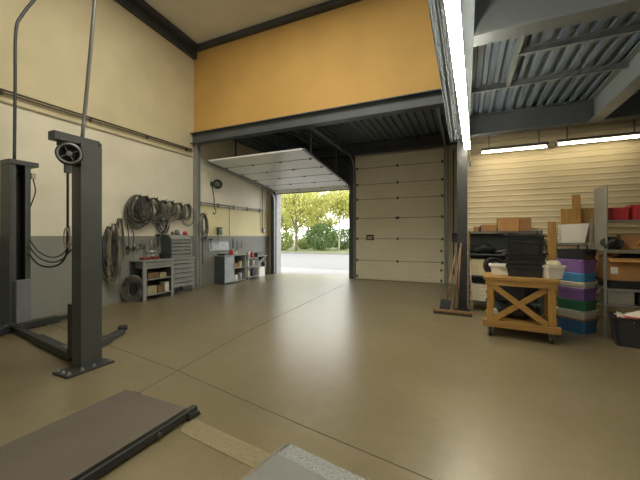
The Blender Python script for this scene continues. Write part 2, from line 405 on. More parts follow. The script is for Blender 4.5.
# raised sectional door over the open doorway
d2 = bpy.data.objects.new('door_2', None); COL.objects.link(d2); d2.location = ((OX0+OX1)/2, YB-.1, 3.4); struct(d2); dl = Vector(d2.location)
path = [(YB-.12, 3.38), (YB-.2, 3.52), (10.75, 3.62), (9.95, 3.71), (9.15, 3.79), (8.35, 3.87), (7.62, 3.94)]
pale_door = mat('door_underside', (226, 227, 228), .35, 0, .05, 1.2)
for i, (a, c) in enumerate(zip(path, path[1:])):
    A, C = Vector((0, a[0]-dl.y, a[1]-dl.z)), Vector((0, c[0]-dl.y, c[1]-dl.z)); d = (C-A).normalized()*.006
    MB().bar(A+d, C-d, OX1-OX0-.1, .045).build('door_panel', pale_door, d2)
    if i:
        MB().bar((-(OX1-OX0-.1)/2, A.y, A.z-.026), ((OX1-OX0-.1)/2, A.y, A.z-.026), .022, .006).build('seam', seam_m, d2)
        for fx in (.03, .35, .66, .97):
            x = (OX0+.05)+(OX1-OX0-.1)*fx-dl.x
            MB().cb((x, A.y, A.z-.03), (.07, .05, .035)).build('hinge', seam_m, d2)
for x in (OX0-.02, OX1+.02):
    pts = [(x, YB-.12, 0), (x, YB-.12, 3.0)]+[(x, YB-.12-.45*(1-math.cos(t)), 3.0+.52*math.sin(t)) for t in (.4, .8, 1.2, 1.57)]+[(x, 7.6, 3.92)]
    channel('door_track', pts, track_m, .06)
struct(MB().box(OX0-.2, OX0-.0, YB-.1, YB, 0, 3.45).build('door_jamb', steel_dark))
struct(MB().box(OX1-.02, OX1+.14, YB-.2, YB, 0, 4.6).build('door_jamb', steel_dark))
struct(MB().box(OX0, OX1, YB-.04, YB, 3.36, 3.52).build('door_lintel', steel_dark))
struct(MB().box(OX0, OX0+.02, YB-.0, YB+.36, 0, 3.42).build('trim_7', mat('white_reveal', (150, 150, 146), .5)))
# strut hanging from the deck beside the door tracks
mb = MB(); mb.bar((OX1+.05, 9.9, 5.0), (OX1+.05, 9.9, 3.75), .04, .04).bar((OX1+.05, 8.0, 5.0), (OX1+.05, 8.0, 3.9), .04, .04).bar((OX0-.02, 9.0, 5.0), (OX0-.02, 9.0, 3.82), .04, .04)
mb.bar((D1+.06, 9.6, 5.0), (D1+.06, 9.6, 4.52), .04, .04).bar((D1+.06, 7.9, 5.0), (D1+.06, 7.9, 4.52), .04, .04)
struct(mb.build('trim_8', steel_dark))

# ================================================================== OUTSIDE
struct(MB().box(-60, 30, YB+.35, 26.4, -.25, -.03).build('road', mat('pale_asphalt', (112, 111, 109), .85, 0, .08, 2, .2)))
struct(MB().box(-12, 2, YB+.35, YB+2.6, -.2, -.012).build('ground_apron', mat('concrete_apron', (136, 134, 130), .85, 0, .06, 3)))
struct(MB().box(-60, 30, 26.4, 26.55, -.2, .08).build('kerb', mat('kerb_stone', (120, 118, 112), .8)))
struct(MB().box(-70, 30, 26.55, 90, -.2, .05).build('ground_verge', mat('verge', (96, 104, 56), .9, 0, .3, 3, .3)))
def leaf_mat(name, rgb):
    m = mat(name, rgb, .6, 0, .35, 2.5); b = m.node_tree.nodes['Principled BSDF']
    b.inputs['Subsurface Weight'].default_value = 0
    nt = m.node_tree; tr = nt.nodes.new('ShaderNodeBsdfTranslucent'); tr.inputs[0].default_value = (*lin(rgb), 1); ad = nt.nodes.new('ShaderNodeMixShader'); ad.inputs[0].default_value = .45
    out = nt.nodes['Material Output']; nt.links.new(b.outputs[0], ad.inputs[1]); nt.links.new(tr.outputs[0], ad.inputs[2]); nt.links.new(ad.outputs[0], out.inputs[0])
    return m
LY = leaf_mat('leaf_yellow', (182, 182, 104)); LG = leaf_mat('leaf_green', (146, 160, 92)); LD = leaf_mat('leaf_dark', (108, 130, 78))
bark = mat('bark', (92, 80, 70), .9, 0, .2, 6, .4); bark_p = mat('bark_pale', (140, 134, 112), .9, 0, .15, 6)
def leaves(mb, c, rad, n, size, rr, shell=.55):
    for _ in range(n):
        while True:
            v = Vector((rr.uniform(-1, 1), rr.uniform(-1, 1), rr.uniform(-1, 1)))
            if shell < v.length*1.0+rr.random()*.5 and v.length <= 1: break
        p = Vector(c)+Vector((v.x*rad[0], v.y*rad[1], v.z*rad[2]))
        M = Matrix.Translation(p) @ Euler((rr.uniform(0, 6), rr.uniform(0, 6), rr.uniform(0, 6))).to_matrix().to_4x4()
        s = size*rr.uniform(.6, 1.3)
        mb._add([M @ Vector(q) for q in ((-s, 0, 0), (0, -s*.5, .1*s), (s, 0, 0), (0, s*.5, .1*s))], [(0, 1, 2, 3)])
def tree(label, x, y, h, trunk_r, bm_, lm, n, size, seed, spread=2.4, clear=1.6, name='leafy_tree', nb=9):
    rr = random.Random(seed); t = thing(name, label, 'tree', (x, y, .05), group=None)
    mb = MB(); top = Vector((rr.uniform(-.3, .3), rr.uniform(-.3, .3), h*.8))
    mb.tube(curve_pts([(0, 0, -.05), (.05, 0, clear*.6), (top.x*.5, top.y*.5, h*.45), top], 4), trunk_r, 8, False, trunk_r*.25)
    tips = [top]
    for k in range(nb):
        z0 = clear+(h*.6-clear)*k/nb; a = k*2.4+rr.random(); L = spread*rr.uniform(.6, 1)*(1-.35*k/nb)
        p0 = Vector((top.x*z0/h, top.y*z0/h, z0)); p2 = p0+Vector((math.cos(a)*L, math.sin(a)*L, L*rr.uniform(.7, 1.2)))
        p1 = (p0+p2)/2+Vector((0, 0, .25*L*rr.uniform(-.3, .5)))
        mb.tube(curve_pts([p0, p1, p2], 4), trunk_r*.45, 6, False, trunk_r*.12); tips += [p2, p1]
    mb.build('trunk', bm_, t)
    mb = MB(); each = n//len(tips)
    for p in tips:
        q = rr.uniform(.8, 1.25); leaves(mb, p, (1.1*q, 1.1*q, .8*q), each, size, rr)
    o = mb.build('foliage', lm, t); return t
TX = lambda px, zc: on_Z(px, 236+320*CAMH/zc, 0)
p = TX(296, 33); tree('yellow-leaved tree with bare branching trunk seen through the open doorway', p.x, p.y, 8.6, .17, bark, LY, 4600, .15, 3, 2.6, 2.2)
p = TX(339, 33); tree('slim pale-trunked tree by the road beside the open doorway frame', p.x, p.y, 8.2, .11, bark_p, LY, 4200, .15, 5, 2.2, 3.0)
for i, (px, zc, h, lab) in enumerate(((262, 40, 9.5, 'tall tree behind the white door reveal'), (318, 44, 10.5, 'tall yellow tree standing between the two roadside trunks'), (366, 42, 10, 'tall tree hidden partly by the closed white door'), (286, 50, 10.5, 'distant tree behind the bare branching trunk'))):
    p = TX(px, zc); tree(lab, p.x, p.y, h, .2, bark, LY if i % 2 else LG, 4800, .19, 20+i, 2.8, 1.8)
def bush(label, px, zc, w, h, m, n, seed):
    rr = random.Random(seed); p = TX(px, zc); t = thing('bush', label, 'bush', (p.x, p.y, .05))
    mb = MB(); leaves(mb, (0, 0, h*.5), (w, w*.7, h*.52), n, .13, rr, .8); mb.build('foliage', m, t)
    mb = MB()
    for k in range(6): a = k*1.05; mb.tube([(0, 0, -.03), (math.cos(a)*w*.3, math.sin(a)*w*.3, h*.4), (math.cos(a)*w*.5, math.sin(a)*w*.5, h*.75)], .03, 5)
    mb.build('stem', bark, t)
bush('large dark green bush between the two roadside trees', 321, 35, 1.9, 2.9, LD, 3000, 1)
bush('green bush behind the slim pale-trunked tree', 343, 37, 1.8, 2.4, LD, 2200, 2)
bush('low green bush beside the bare branching trunk', 283, 35, 1.3, 2.0, LG, 1500, 4)
bush('low pale bush between branching trunk and large dark bush', 305, 38, 1.1, 1.3, LG, 1000, 5)
bush('bushy green shrub far behind the roadside trees', 310, 48, 3.2, 3.4, LG, 2200, 6)

# ================================================================== LIGHT FITTINGS
# continuous row of tubes under the mezzanine edge
pe, pn = Vector((.045, 7.52, 3.46)), Vector((-.094, 2.73, 3.46)); dv = (pe-pn).normalized(); ang = math.atan2(-dv.x, dv.y)
lt = thing('fluorescent_light', 'lit strip light at the column end of the row under the mezzanine edge', 'ceiling light', pe-dv*.75+Vector((0,0,.0)), (0, 0, ang), 'strip lights under the mezzanine edge')
MB().box(-.05, .05, -.735, .735, .026, .08).build('housing', white_p, lt)
MB().box(-.006, .006, -.7, .7, .075, .2).build('hanger', steel_dark, lt)
for x in (-.033, .033): MB().cyl((x, -.735, .002), (x, .735, .002), .022, 10).build('tube', tube_m, lt)
for y in (-.72, .72): MB().box(-.055, .055, y-.006, y+.006, .0, .03).build('lamp_holder', greyw, lt)
for k, lab in enumerate(('second lit strip light from the column under the mezzanine edge', 'third lit strip light from the column under the mezzanine edge', 'fourth lit strip light from the column, cut by the top of the picture')):
    dup(lt, pe-dv*(.75+1.5*(k+1)), lab)
# plug and lead at the end of the row
mb = MB(); q = pe+Vector((.02, .02, .04)); mb.tube(curve_pts([q, q+Vector((.03, .03, -.06)), q+Vector((.02, .03, -.2)), q+Vector((.03, .02, -.3))], 5), .012, 8)
mb.cb(q+Vector((.03, .02, -.36)), (.05, .05, .1))
tag(mb.build('plug', black), 'black plug hanging at the end of the strip light row', 'plug')
# mesh cable tray beside it
tray_m = mat('tray_wire', (78, 84, 88), .5, .3, .1, 8)
ct = thing('cable_tray', 'wire mesh cable tray running under the mezzanine edge beam', 'cable tray', (-.2, 0, 3.58))
mb = MB()
for x, z in ((-.11, .05), (-.11, 0), (-.05, 0), (.01, 0), (.07, 0), (.07, .05)):
    mb.tube([(x+y*.012, y, z) for y in (.5, 4, 7.5)], .0028, 6)
y = .6
while y < 7.5:
    mb.tube([(-.11+y*.012, y, .05), (-.11+y*.012, y, -.002), (.07+y*.012, y, -.002), (.07+y*.012, y, .05)], .0028, 6); y += .42
mb.build('mesh', tray_m, ct)
for y in (1, 3, 5, 7): MB().bar((-.02+y*.012, y, 0), (-.02+y*.012, y, .09), .02, .02).build('hanger', galv, ct)
mb = MB(); mb.tube([(-.03+y*.012, y, .012) for y in (.5, 4, 7.4)], .009, 6).tube([(.03+y*.012, y, .012) for y in (.5, 4, 7.4)], .008, 6); mb.build('cable', black, ct)
# two tubes on the ribbed wall
YT = 7.76
a = on_Y(481, 151.0, YT); c_ = on_Y(548, 147.2, YT); L1 = (c_-a).length
wl = thing('wall_tube_light', 'lit tube light hanging before the ribbed wall beside the column', 'wall light', (a+c_)/2, (0, 0, 0), 'tube lights on the ribbed wall')
MB().box(-L1/2, L1/2, -.04, .04, .02, .07).build('housing', white_p, wl)
MB().poly([(-L1/2, -.04, .06), (-L1/2, .04, .06), (-L1/2, .12, -.0), (-L1/2, .12, .012), (-L1/2, .04, .072), (-L1/2, -.04, .072), (-L1/2, -.12, .012), (-L1/2, -.12, .0)], (L1, 0, 0)).build('reflector', cab_dark, wl)
for x in (-.45, .45): MB().box(x-.008, x+.008, -.008, .008, .07, .6).build('hanger', steel_dark, wl)
MB().cyl((-L1/2+.02, 0, -.012), (L1/2-.02, 0, -.012), .018, 10).build('tube', wtube_m, wl)
for x in (-L1/2+.012, L1/2-.012): MB().box(x-.012, x+.012, -.02, .02, -.04, .03).build('lamp_holder', greyw, wl)
a2 = on_Y(556.5, 143.7, YT)
w2 = dup(wl, (a2.x+L1/2*1.12, YT, (a+c_).z/2+.02), 'lit tube light hanging before the ribbed wall above the tall grey shelving'); w2.scale = (1.12, 1, 1)

# ================================================================== LIFT
def bolt(mb, x, y, z): mb.cyl((x, y, z), (x, y, z+.03), .014, 6).cyl((x, y, z), (x, y, z+.008), .022, 12)
def arm(parent, pivot, tip, z, m):
    p, q = Vector((*pivot, z)), Vector((*tip, z)); d = (q-p).normalized(); mid = p+(q-p)*.58
    a = MB().bar(p-d*.08, mid, .13, .1).cyl(p+Vector((0,0,-.06)), p+Vector((0,0,.08)), .06, 16).build('arm', m, parent, .006)
    MB().bar(mid-d*.05, q, .09, .07).build('arm_extension', lift_dark, a, .004)
    MB().cyl(q+Vector((0,0,.01)), q+Vector((0,0,.07)), .07, 18).cyl(q+Vector((0,0,-.03)), q+Vector((0,0,.03)), .03, 12).build('pad', black, a)
    mb = MB()
    for k in range(10): t = p+d*(.02+k*.03); mb.cb(t+Vector((0,0,.055)), (.05, .012, .012), (0, 0, math.atan2(-d.x, d.y)))
    mb.build('ratchet', galv, a)
    return a
# near post
lp = thing('lift_post', 'grey car lift post with fan motor at its top, standing clear of the wall', 'car lift post', (-4.35, 2.45, 0))
mb = MB(); mb.box(.13, .16, -.14, .105, 0, 2.72).box(-.03, .13, -.14, -.12, 0, 2.72).box(-.03, .13, .085, .105, 0, 2.72).box(-.03, -.015, -.12, -.07, 0, 2.72).box(-.03, -.015, .04, .085, 0, 2.72)
mb.build('column', lift_grey, lp, .004)
mb = MB(); mb.box(.0, .31, -.36, .17, 0, .022); mb.build('base_plate', lift_dark, lp, .003)
for x, y in ((.26, -.32), (.26, -.05), (.26, .14), (.04, -.32), (.15, -.32), (.26, -.18)):
    mb = MB(); bolt(mb, x, y, .022); mb.build('bolt', galv, lp)
mb = MB(); mb.box(-.0, .13, -.40, .10, 2.7, 2.80); mb.build('top_bracket', lift_grey, lp, .006)
mb = MB(); mb.box(.14, .155, .08, .105, 2.72, 2.77); mb.build('lug', lift_grey, lp)
MB().box(-.18, -.032, -.11, .09, .08, .75).build('carriage', lift_dark, lp, .005)
# fan motor under the bracket
fm = MB(); M = Matrix.Translation((.15, -.26, 2.56)) @ Euler((0, PI/2, -.55)).to_matrix().to_4x4()
fm.lathe([(.07, -.2), (.12, -.17), (.132, -.05), (.132, .0), (.095, .0), (.09, -.04), (.05, -.06)], M, 28)
f = fm.build('fan_motor', lift_dark, lp)
fr = MB(); ring = [M @ Vector((.11*math.cos(t), .11*math.sin(t), .005)) for t in [2*PI*k/28 for k in range(28)]]; fr.tube(ring, .012, 8, True); fr.build('guard_ring', galv, f)
mb = MB()
for k in range(4):
    t = k*PI/2+.5; mb.bar(M @ Vector((0, 0, -.015)), M @ Vector((.085*math.cos(t), .085*math.sin(t), -.01)), .018, .008)
mb.lathe([(.03, -.03), (.03, .0), (.02, .004)], M, 14)
mb.build('fan_blade', galv, f)
MB().cb((.1, -.25, 2.4), (.055, .055, .12)).build('cable_gland', lift_grey, lp)
MB().cb((.06, -.24, 2.69), (.1, .16, .06)).build('motor_mount', lift_dark, lp)
arm(lp, (-.28, .0), (-2.40, .30), .065, lift_dark)
arm(lp, (-.28, .12), (-.74, .98), .06, lift_dark)
# far post
fp = thing('lift_post', 'dark car lift post against the wall with lighter grey cover at its foot', 'car lift post', (-7.12, 2.9, 0))
mb = MB(); mb.box(-.16, -.13, -.16, .13, .02, 2.82).box(-.13, .16, -.16, -.135, .02, 2.82).box(-.13, .16, .105, .13, .02, 2.82).box(.14, .16, -.135, -.07, .02, 2.82).box(.14, .16, .05, .105, .02, 2.82)
mb.build('column', lift_grey, fp, .004)
mb = MB(); mb.box(-.03, .0, -.05, .03, .03, 2.7)
for k in range(60): mb.box(.0, .012, -.04, .02, .06+k*.044, .085+k*.044)
mb.build('lifting_chain', black, fp)
MB().box(-.2, .3, -.3, .3, 0, .022).build('base_plate', lift_dark, fp)
MB().box(-.14, .18, -.17, .24, 2.82, 2.9).build('top_bracket', lift_grey, fp, .005)
MB().box(.16, .24, -.1, .1, .06, .85).build('cover', mat('cover_grey', (112, 116, 120), .5), fp, .006)
MB().cb((.14, .17, 2.66), (.06, .06, .1)).build('junction_box', greyw, fp)
MB().tube(curve_pts([(.14, .17, 2.62), (.15, .2, 2.4), (.13, .16, 2.2), (.13, .13, 2.1)], 5), .01, 6).build('lead', black, fp)
arm(fp, (.26, -.22), (.3, 1.0), .08, lift_dark)
arm(fp, (.3, -.3), (.9, -1.2), .08, lift_dark)
# conduits up to the roof
mb = MB(); mb.tube(curve_pts([(-4.29, 2.38, 2.805), (-4.29, 2.43, 3.4), (-4.28, 2.52, 4.6), (-4.28, 2.75, 7.7)], 6), .022, 10)
tag(mb.build('conduit_pipe', galv), 'straight grey conduit rising from the lift post with the fan motor', 'conduit')
mb = MB(); mb.tube(curve_pts([(-7.1, 2.86, 2.9), (-7.1, 2.87, 4.2), (-7.1, 2.88, 5.15), (-7.1, 2.97, 5.5), (-7.08, 3.2, 6.0), (-7.05, 3.6, 6.8), (-7.0, 4.0, 7.6)], 8), .024, 10)
tag(mb.build('conduit_pipe', steel_dark), 'dark conduit bending over above the lift post at the wall', 'conduit')
mb = MB(); mb.tube([(-7.6, YR+.1, 4.24), (-7.6, 7.3, 4.24)], .02, 8).tube([(-7.6, YR+.1, 4.19), (-7.6, 7.3, 4.19)], .014, 8)
for y in (1.5, 2.9, 4.4, 5.8, 7.1): mb.cb((-7.62, y, 4.205), (.06, .03, .09))
tag(mb.build('wall_conduit', mat('conduit_dark', (92, 84, 70), .5, .3)), 'long pair of conduits running along the upper block wall', 'conduit')
# cables between posts
def cable(label, P, r=.014, m=black, cat='cable', group=None, name='cable'):
    mb = MB(); mb.tube(curve_pts(P, 10), r, 8); return tag(mb.build(name, m), label, cat, group)
g0 = Vector((-4.25, 2.2, 2.36))
def on_D(x, y, d):
    u = (x-320)/320
    return Vector((d*(u*CT-ST), d*(u*ST+CT), CAMH+(236-y)*d/320))
cable('thick black cable dropping from the fan motor and looping to the far post', [g0, g0+Vector((0, 0, -.5)), on_D(67.5, 238, 3.78), on_D(67, 252, 3.85), on_D(61, 263, 4.3), on_D(50, 267, 4.8), on_D(38, 264, 5.2), on_D(29, 254, 5.62)], .013)
cable('middle black cable sagging between the two lift posts', [on_D(71, 250, 3.98), on_D(61, 260, 4.4), on_D(50, 262, 4.8), on_D(38, 257, 5.2), on_D(29, 246, 5.62)], .010)
cable('thin upper cable sagging between the two lift posts', [on_D(71, 244, 3.98), on_D(61, 255, 4.4), on_D(50, 257, 4.8), on_D(38, 251, 5.2), on_D(29, 239, 5.62)], .008)
mb = MB(); c0 = Vector((-4.25, 2.2, 1.55)); rr = random.Random(2); P = []
for k in range(60): t = k*2*PI/20; P.append(c0+Vector((.035*math.cos(t)*1.1, .02*math.sin(t*.5), .12*math.sin(t)))+Vector((0, 0, k*.001)))
mb.tube(P, .007, 6); tag(mb.build('wire_coil', hose_l), 'small coil of thin wire around the drop cable beside the lift post', 'wire')

# ================================================================== PLATFORMS ON THE FLOOR
plat_m = mat('platform_steel', (94, 88, 80), .55, .25, .1, 2.5, .05)
pf = thing('lift_platform', 'brown-grey flat lift platform with dark side rail on the floor', 'lift platform', (-2.61, 2.06, 0))
MB().box(-.40, .40, -2.9, 0, .085, .105).build('deck', plat_m, pf, .003)
MB().box(-.36, .34, -2.8, -.08, 0, .085).build('base', lift_dark, pf)
mb = MB(); mb.box(.37, .43, -2.9, .1, .02, .08); mb.build('side_rail', lift_dark, pf, .004)
MB().box(-.43, -.38, -2.9, .02, .02, .08).build('side_rail', lift_dark, pf, .004)
for x in (-.37, .40):
    a = MB().poly([(x-.05, -.02, .07), (x-.05, .10, .04), (x-.05, .12, 0.0), (x-.05, -.02, .0)], (.10, 0, 0)).build('end_stop', lift_dark, pf, .003)
MB().cyl((.40, -.3, .045), (.445, -.3, .045), .02, 12).build('roller', lift_grey, pf)
speck = mat('speckled_steel', (136, 140, 138), .5, .3, .45, 90, .5)
pg = thing('lift_platform', 'grey steel lift platform with speckled front lip at the picture bottom', 'lift platform', (-1.17, 2.06, 0), (0, 0, math.radians(-10)))
MB().poly([(0, -.001, .07), (0, -.16, .09), (0, -.16, .0), (0, -.001, 0)], (.62, 0, 0)).build('front_lip', speck, pg, .002)
MB().box(0, .62, -2.4, -.162, .07, .092).build('deck', mat('deck_plate_grey', (120, 122, 120), .5, .3, .1, 6, .1), pg, .002)
MB().box(.03, .59, -2.3, -.17, 0, .07).build('base', lift_dark, pg)
mb = MB(); mb.box(-.012, 0, -2.4, -.02, .05, .095).box(.62, .632, -2.4, -.02, .05, .095); mb.build('edge_trim', chrome, pg)


# ================================================================== WORKBENCH WALL
BX0, BX1, BY0, BY1, BH = XL+.03, -7.13, 5.32, 6.93, 1.0
wb = thing('workbench', 'grey steel workbench with open shelf and drawers below the hanging hoses', 'workbench', (BX1, BY0, 0))
w, d = BX1-BX0, BY1-BY0
MB().box(-w, .02, -.02, d+.02, BH-.04, BH).build('worktop', cab_grey, wb, .004)
ym = .82
for y0, y1 in ((0, .09), (ym, ym+.07), (d-.03, d)): MB().box(-.04, 0, y0, y1, 0, BH-.04).build('leg', cab_grey, wb, .003)
for y0 in (0, d-.03): MB().box(-w, -w+.04, y0, y0+.03, 0, BH-.04).build('leg', cab_dark, wb)
MB().box(-w, -w+.01, 0, d, .05, BH-.04).build('back_panel', cab_dark, wb)
MB().box(-w, -.02, ym, ym+.015, .08, BH-.04).build('divider', cab_dark, wb)
for k in range(2):
    z1 = BH-.05-k*.085; dr = MB().box(-w+.05, -.002, .095, ym-.005, z1-.078, z1).build('drawer', cab_grey, wb, .003)
    MB().box(-.002, .012, .12, ym-.03, z1-.022, z1-.012).build('handle', galv, dr)
for z in (.14, .52): MB().box(-w, -.005, .09, ym, z-.02, z).build('shelf', cab_grey, wb)
for k in range(6):
    z1 = BH-.05-k*.128; dr = MB().box(-w+.05, -.002, ym+.075, d-.035, z1-.104, z1).build('drawer', cab_grey, wb, .003)
    MB().box(-.002, .012, ym+.1, d-.06, z1-.026, z1-.01).build('handle', galv, dr)
# tool chest on the bench
tc_ = thing('tool_chest', 'grey tool chest with five drawers and sloping side on the workbench', 'tool chest', (-7.2, 6.18, BH))
TW, TD, TH = .72, .36, .63
MB().poly([(-TD, 0, 0), (0, 0, 0), (0, 0, TH-.12), (-.12, 0, TH), (-TD, 0, TH)], (0, .03, 0)).build('side_panel', cab_dark, tc_)
MB().poly([(-TD, TW-.03, 0), (0, TW-.03, 0), (0, TW-.03, TH-.12), (-.12, TW-.03, TH), (-TD, TW-.03, TH)], (0, .03, 0)).build('side_panel', cab_grey, tc_)
MB().box(-TD, -TD+.01, .03, TW-.03, 0, TH).box(-TD, -.12, .03, TW-.03, TH-.012, TH).build('back_panel', cab_dark, tc_)
for k in range(5):
    z0 = .015+k*.1; dr = MB().box(-TD+.02, -.004, .034, TW-.034, z0, z0+.072).build('drawer', cab_grey, tc_, .003)
    MB().box(-.004, .014, .05, TW-.05, z0+.05, z0+.068).build('handle', chrome, dr)
MB().bar((-.12, .03+TW/2-.03, TH-.004), (0.0, .03+TW/2-.03, TH-.124), TW-.06, .01).build('lid', cab_grey, tc_)
for lab, y, m, r, h in (('small brass-coloured can on top of the tool chest', 6.42, card2, .04, .1), ('round grey lamp head on the tool chest', 6.58, galv, .07, .15), ('red can on top of the tool chest', 6.86, red_m, .06, .11)):
    tag(MB().lathe([(r, 0), (r, h*.8), (r*.7, h*.92), (r*.4, h)], Matrix.Translation((-7.42, y, BH+TH)), 16).build('can' if 'can' in lab else 'lamp_head', m), lab, 'can' if 'can' in lab else 'lamp')
# things on the bench top
bx = -7.32
for i, (lab, cat, name, y, m, dims) in enumerate((
    ('red tool roll lying at the open end of the workbench', 'tool roll', 'tool_roll', 5.50, old_red, (.2, .16, .06)),
    ('small red case in the middle of the workbench', 'case', 'tool_case', 5.78, old_red, (.16, .14, .07)),
    ('dark case beside the tool chest on the workbench', 'case', 'tool_case', 6.09, blackp, (.22, .18, .15)))):
    o = thing(name, lab, cat, (bx, y, BH)); MB().box(-dims[0]/2, dims[0]/2, -dims[1]/2, dims[1]/2, 0, dims[2]).build('case', m, o, .012)
    MB().tube([(dims[0]/2, -.04, dims[2]*.6), (dims[0]/2+.025, -.03, dims[2]*.6), (dims[0]/2+.025, .03, dims[2]*.6), (dims[0]/2, .04, dims[2]*.6)], .006, 6).build('handle', black, o)
for k in range(5):
    y = 5.68+k*.05
    mb = MB(); mb.tube([(0, 0, 0), (.0, .02, .13)], .006, 6).cyl((0, .02, .13), (0, .034, .23), .013, 8)
    o = mb.build('screwdriver', [chrome, red_m][0]); o.location = (-7.47+.02*(k % 2), y, BH); tag(o, ['screwdriver standing %s on the workbench' % q for q in ('first from the red tool roll', 'second from the red tool roll', 'third from the red tool roll', 'fourth from the red tool roll', 'last before the small red case')][k], 'screwdriver', 'screwdrivers on the workbench')
# things on its open shelves
def box_thing(label, loc, dims, m, name='cardboard_box', rot=0, lid=None, cat='box', group=None):
    o = thing(name, label, cat, loc, (0, 0, rot), group); a, b_, h = dims; t = .008
    mb = MB(); mb.box(-a/2, a/2, -b_/2, b_/2, 0, t).box(-a/2, -a/2+t, -b_/2, b_/2, 0, h).box(a/2-t, a/2, -b_/2, b_/2, 0, h).box(-a/2+t, a/2-t, -b_/2, -b_/2+t, 0, h).box(-a/2+t, a/2-t, b_/2-t, b_/2, 0, h)
    mb.build('body', m, o)
    if lid:
        MB().box(-a/2-.002, -.004, -b_/2-.002, b_/2+.002, h, h+.006).build('flap', lid, o); MB().box(.004, a/2+.002, -b_/2-.002, b_/2+.002, h, h+.006).build('flap', lid, o)
    return o
sx = BX1-.18
box_thing('cardboard box on the upper open shelf of the workbench', (sx, BY0+.32, .52), (.26, .3, .15), dark_card, lid=dark_card)
box_thing('pale small box on the upper open shelf of the workbench', (sx, BY0+.62, .52), (.22, .2, .12), dark_cream, lid=dark_cream)
box_thing('cream box on the bottom shelf of the workbench', (sx, BY0+.28, .14), (.26, .26, .19), dark_cream, lid=dark_cream)
box_thing('brown box on the bottom shelf of the workbench', (sx, BY0+.55, .14), (.24, .2, .17), dark_card, lid=dark_card)
box_thing('white narrow carton on the bottom shelf of the workbench', (sx+.02, BY0+.73, .14), (.2, .12, .24), white_p, name='carton', lid=white_p)

# ---- coiled hoses on the wall
def hose_coil(label, c, ry, rz, turns, r, m, seed, tail=None, jit=.03, group='hose coils on the wall', depth=.1, name='hose_coil'):
    """one hose wound in loops hanging on a hook; c is the hook point on the wall"""
    rr = random.Random(seed); c = Vector(c); o = thing(name, label, 'hose', c, group=group)
    P = []; n = 18
    for k in range(turns):
        fq = rr.uniform(.5, 1.08); a, b_ = ry*fq*rr.uniform(.85, 1.1), rz*(.35+.65*fq)*rr.uniform(.9, 1.08); dx = rr.uniform(.0, depth); sh = rr.uniform(-jit, jit)
        for i in range(n):
            t = PI/2+2*PI*i/n; q = (1-math.sin(t))/2
            P.append(Vector((dx+.02*math.sin(t*2+k), a*math.cos(t)*(.75+.3*q)+sh*q, -b_+b_*math.sin(t)+.012*rr.uniform(-1, 1))))
    if tail: P += [Vector(p) for p in tail]
    sm = []
    for i in range(len(P)):
        a, b_, e = P[max(i-1, 0)], P[i], P[min(i+1, len(P)-1)]; sm.append((a+2*b_+e)/4)
    MB().tube(sm, r, 6).build('hose', m, o)
    MB().tube([(-.06, 0, -.02), (.06+depth, 0, -.03), (.08+depth, 0, .02)], .01, 6).build('hook', steel_dark, o)
    return o
HX = XL+.07
def W_(x, y): return on_X(x, y, HX)
hp = [
 ('largest coil of grey hose, over the open end of the workbench', (136, 195), .36, .40, 26, .013, hose_m, None),
 ('dense inner coil of dark hose hanging in the largest grey coil', (143, 196), .27, .36, 18, .013, hose_b, None),
 ('grey hose coil hanging next to the largest coil', (153, 198), .30, .31, 20, .012, hose_m, None),
 ('drooping coil of hose reaching lowest between the large and small coils', (162, 200), .23, .47, 12, .011, hose_b, None),
 ('pale hose coil above the tool chest', (169, 201), .26, .26, 17, .011, hose_l, None),
 ('small tight coil of grey hose above the tool chest drawers', (177, 203), .28, .23, 18, .011, hose_m, None),
 ('last thin hose loop beside the wall column above the tool chest', (186, 204), .26, .32, 9, .010, hose_m, None)]
for i, (lab, (x, y), ry, rz, n, r, m, tl) in enumerate(hp): hose_coil(lab, W_(x, y), ry, rz, n, r, m, 10+i)
# long loops further towards the lift
lc = [('tall loops of dark hose hanging on wall beside the lift post', (108, 226), .18, .66, 14, .011, hose_b),
      ('long pale hose loops hanging on wall before the workbench', (113, 223), .17, .80, 10, .01, hose_l),
      ('thin grey hose loop hanging on wall at the workbench end', (119, 218), .14, .55, 6, .01, hose_m)]
for i, (lab, (x, y), ry, rz, n, r, m) in enumerate(lc): hose_coil(lab, W_(x, y), ry, rz, n, r, m, 40+i, depth=.06)
# cord running down from the big coil
for lab, x, y0, y1 in (('black hose end hanging straight down from the largest hose coil', 127, 222, 255), ('grey hose end hanging down beside the largest coil', 132, 226, 248)):
    a, e = W_(x, y0), W_(x+1, y1); mb = MB(); mb.tube(curve_pts([a, (a+e)/2+Vector((.02, .02, 0)), e], 5), .012, 6); tag(mb.build('hose_end', hose_b), lab, 'hose')
# coil standing against the bench end
rr = random.Random(5); o = thing('hose_coil', 'round coil of black hose standing against the workbench end on the floor', 'hose', (-7.36, 5.22, .0), (0, 0, .6))
P = []
for k in range(14):
    a = .30-.034*(k % 5)+rr.uniform(-.01, .01); dx = -.08+.012*k
    for i in range(24):
        t = 2*PI*i/24; P.append((a*math.cos(t)*.78, dx*.8+.004*math.sin(3*t), .31+a*1.08*math.sin(t)))
MB().tube(P, .011, 6).build('hose', hose_m, o)
for t in (.5, 2.6):
    MB().cb((.2*math.cos(t), 0, .31+.25*math.sin(t)), (.07, .2, .03), (0, t, 0)).build('strap', black, o)
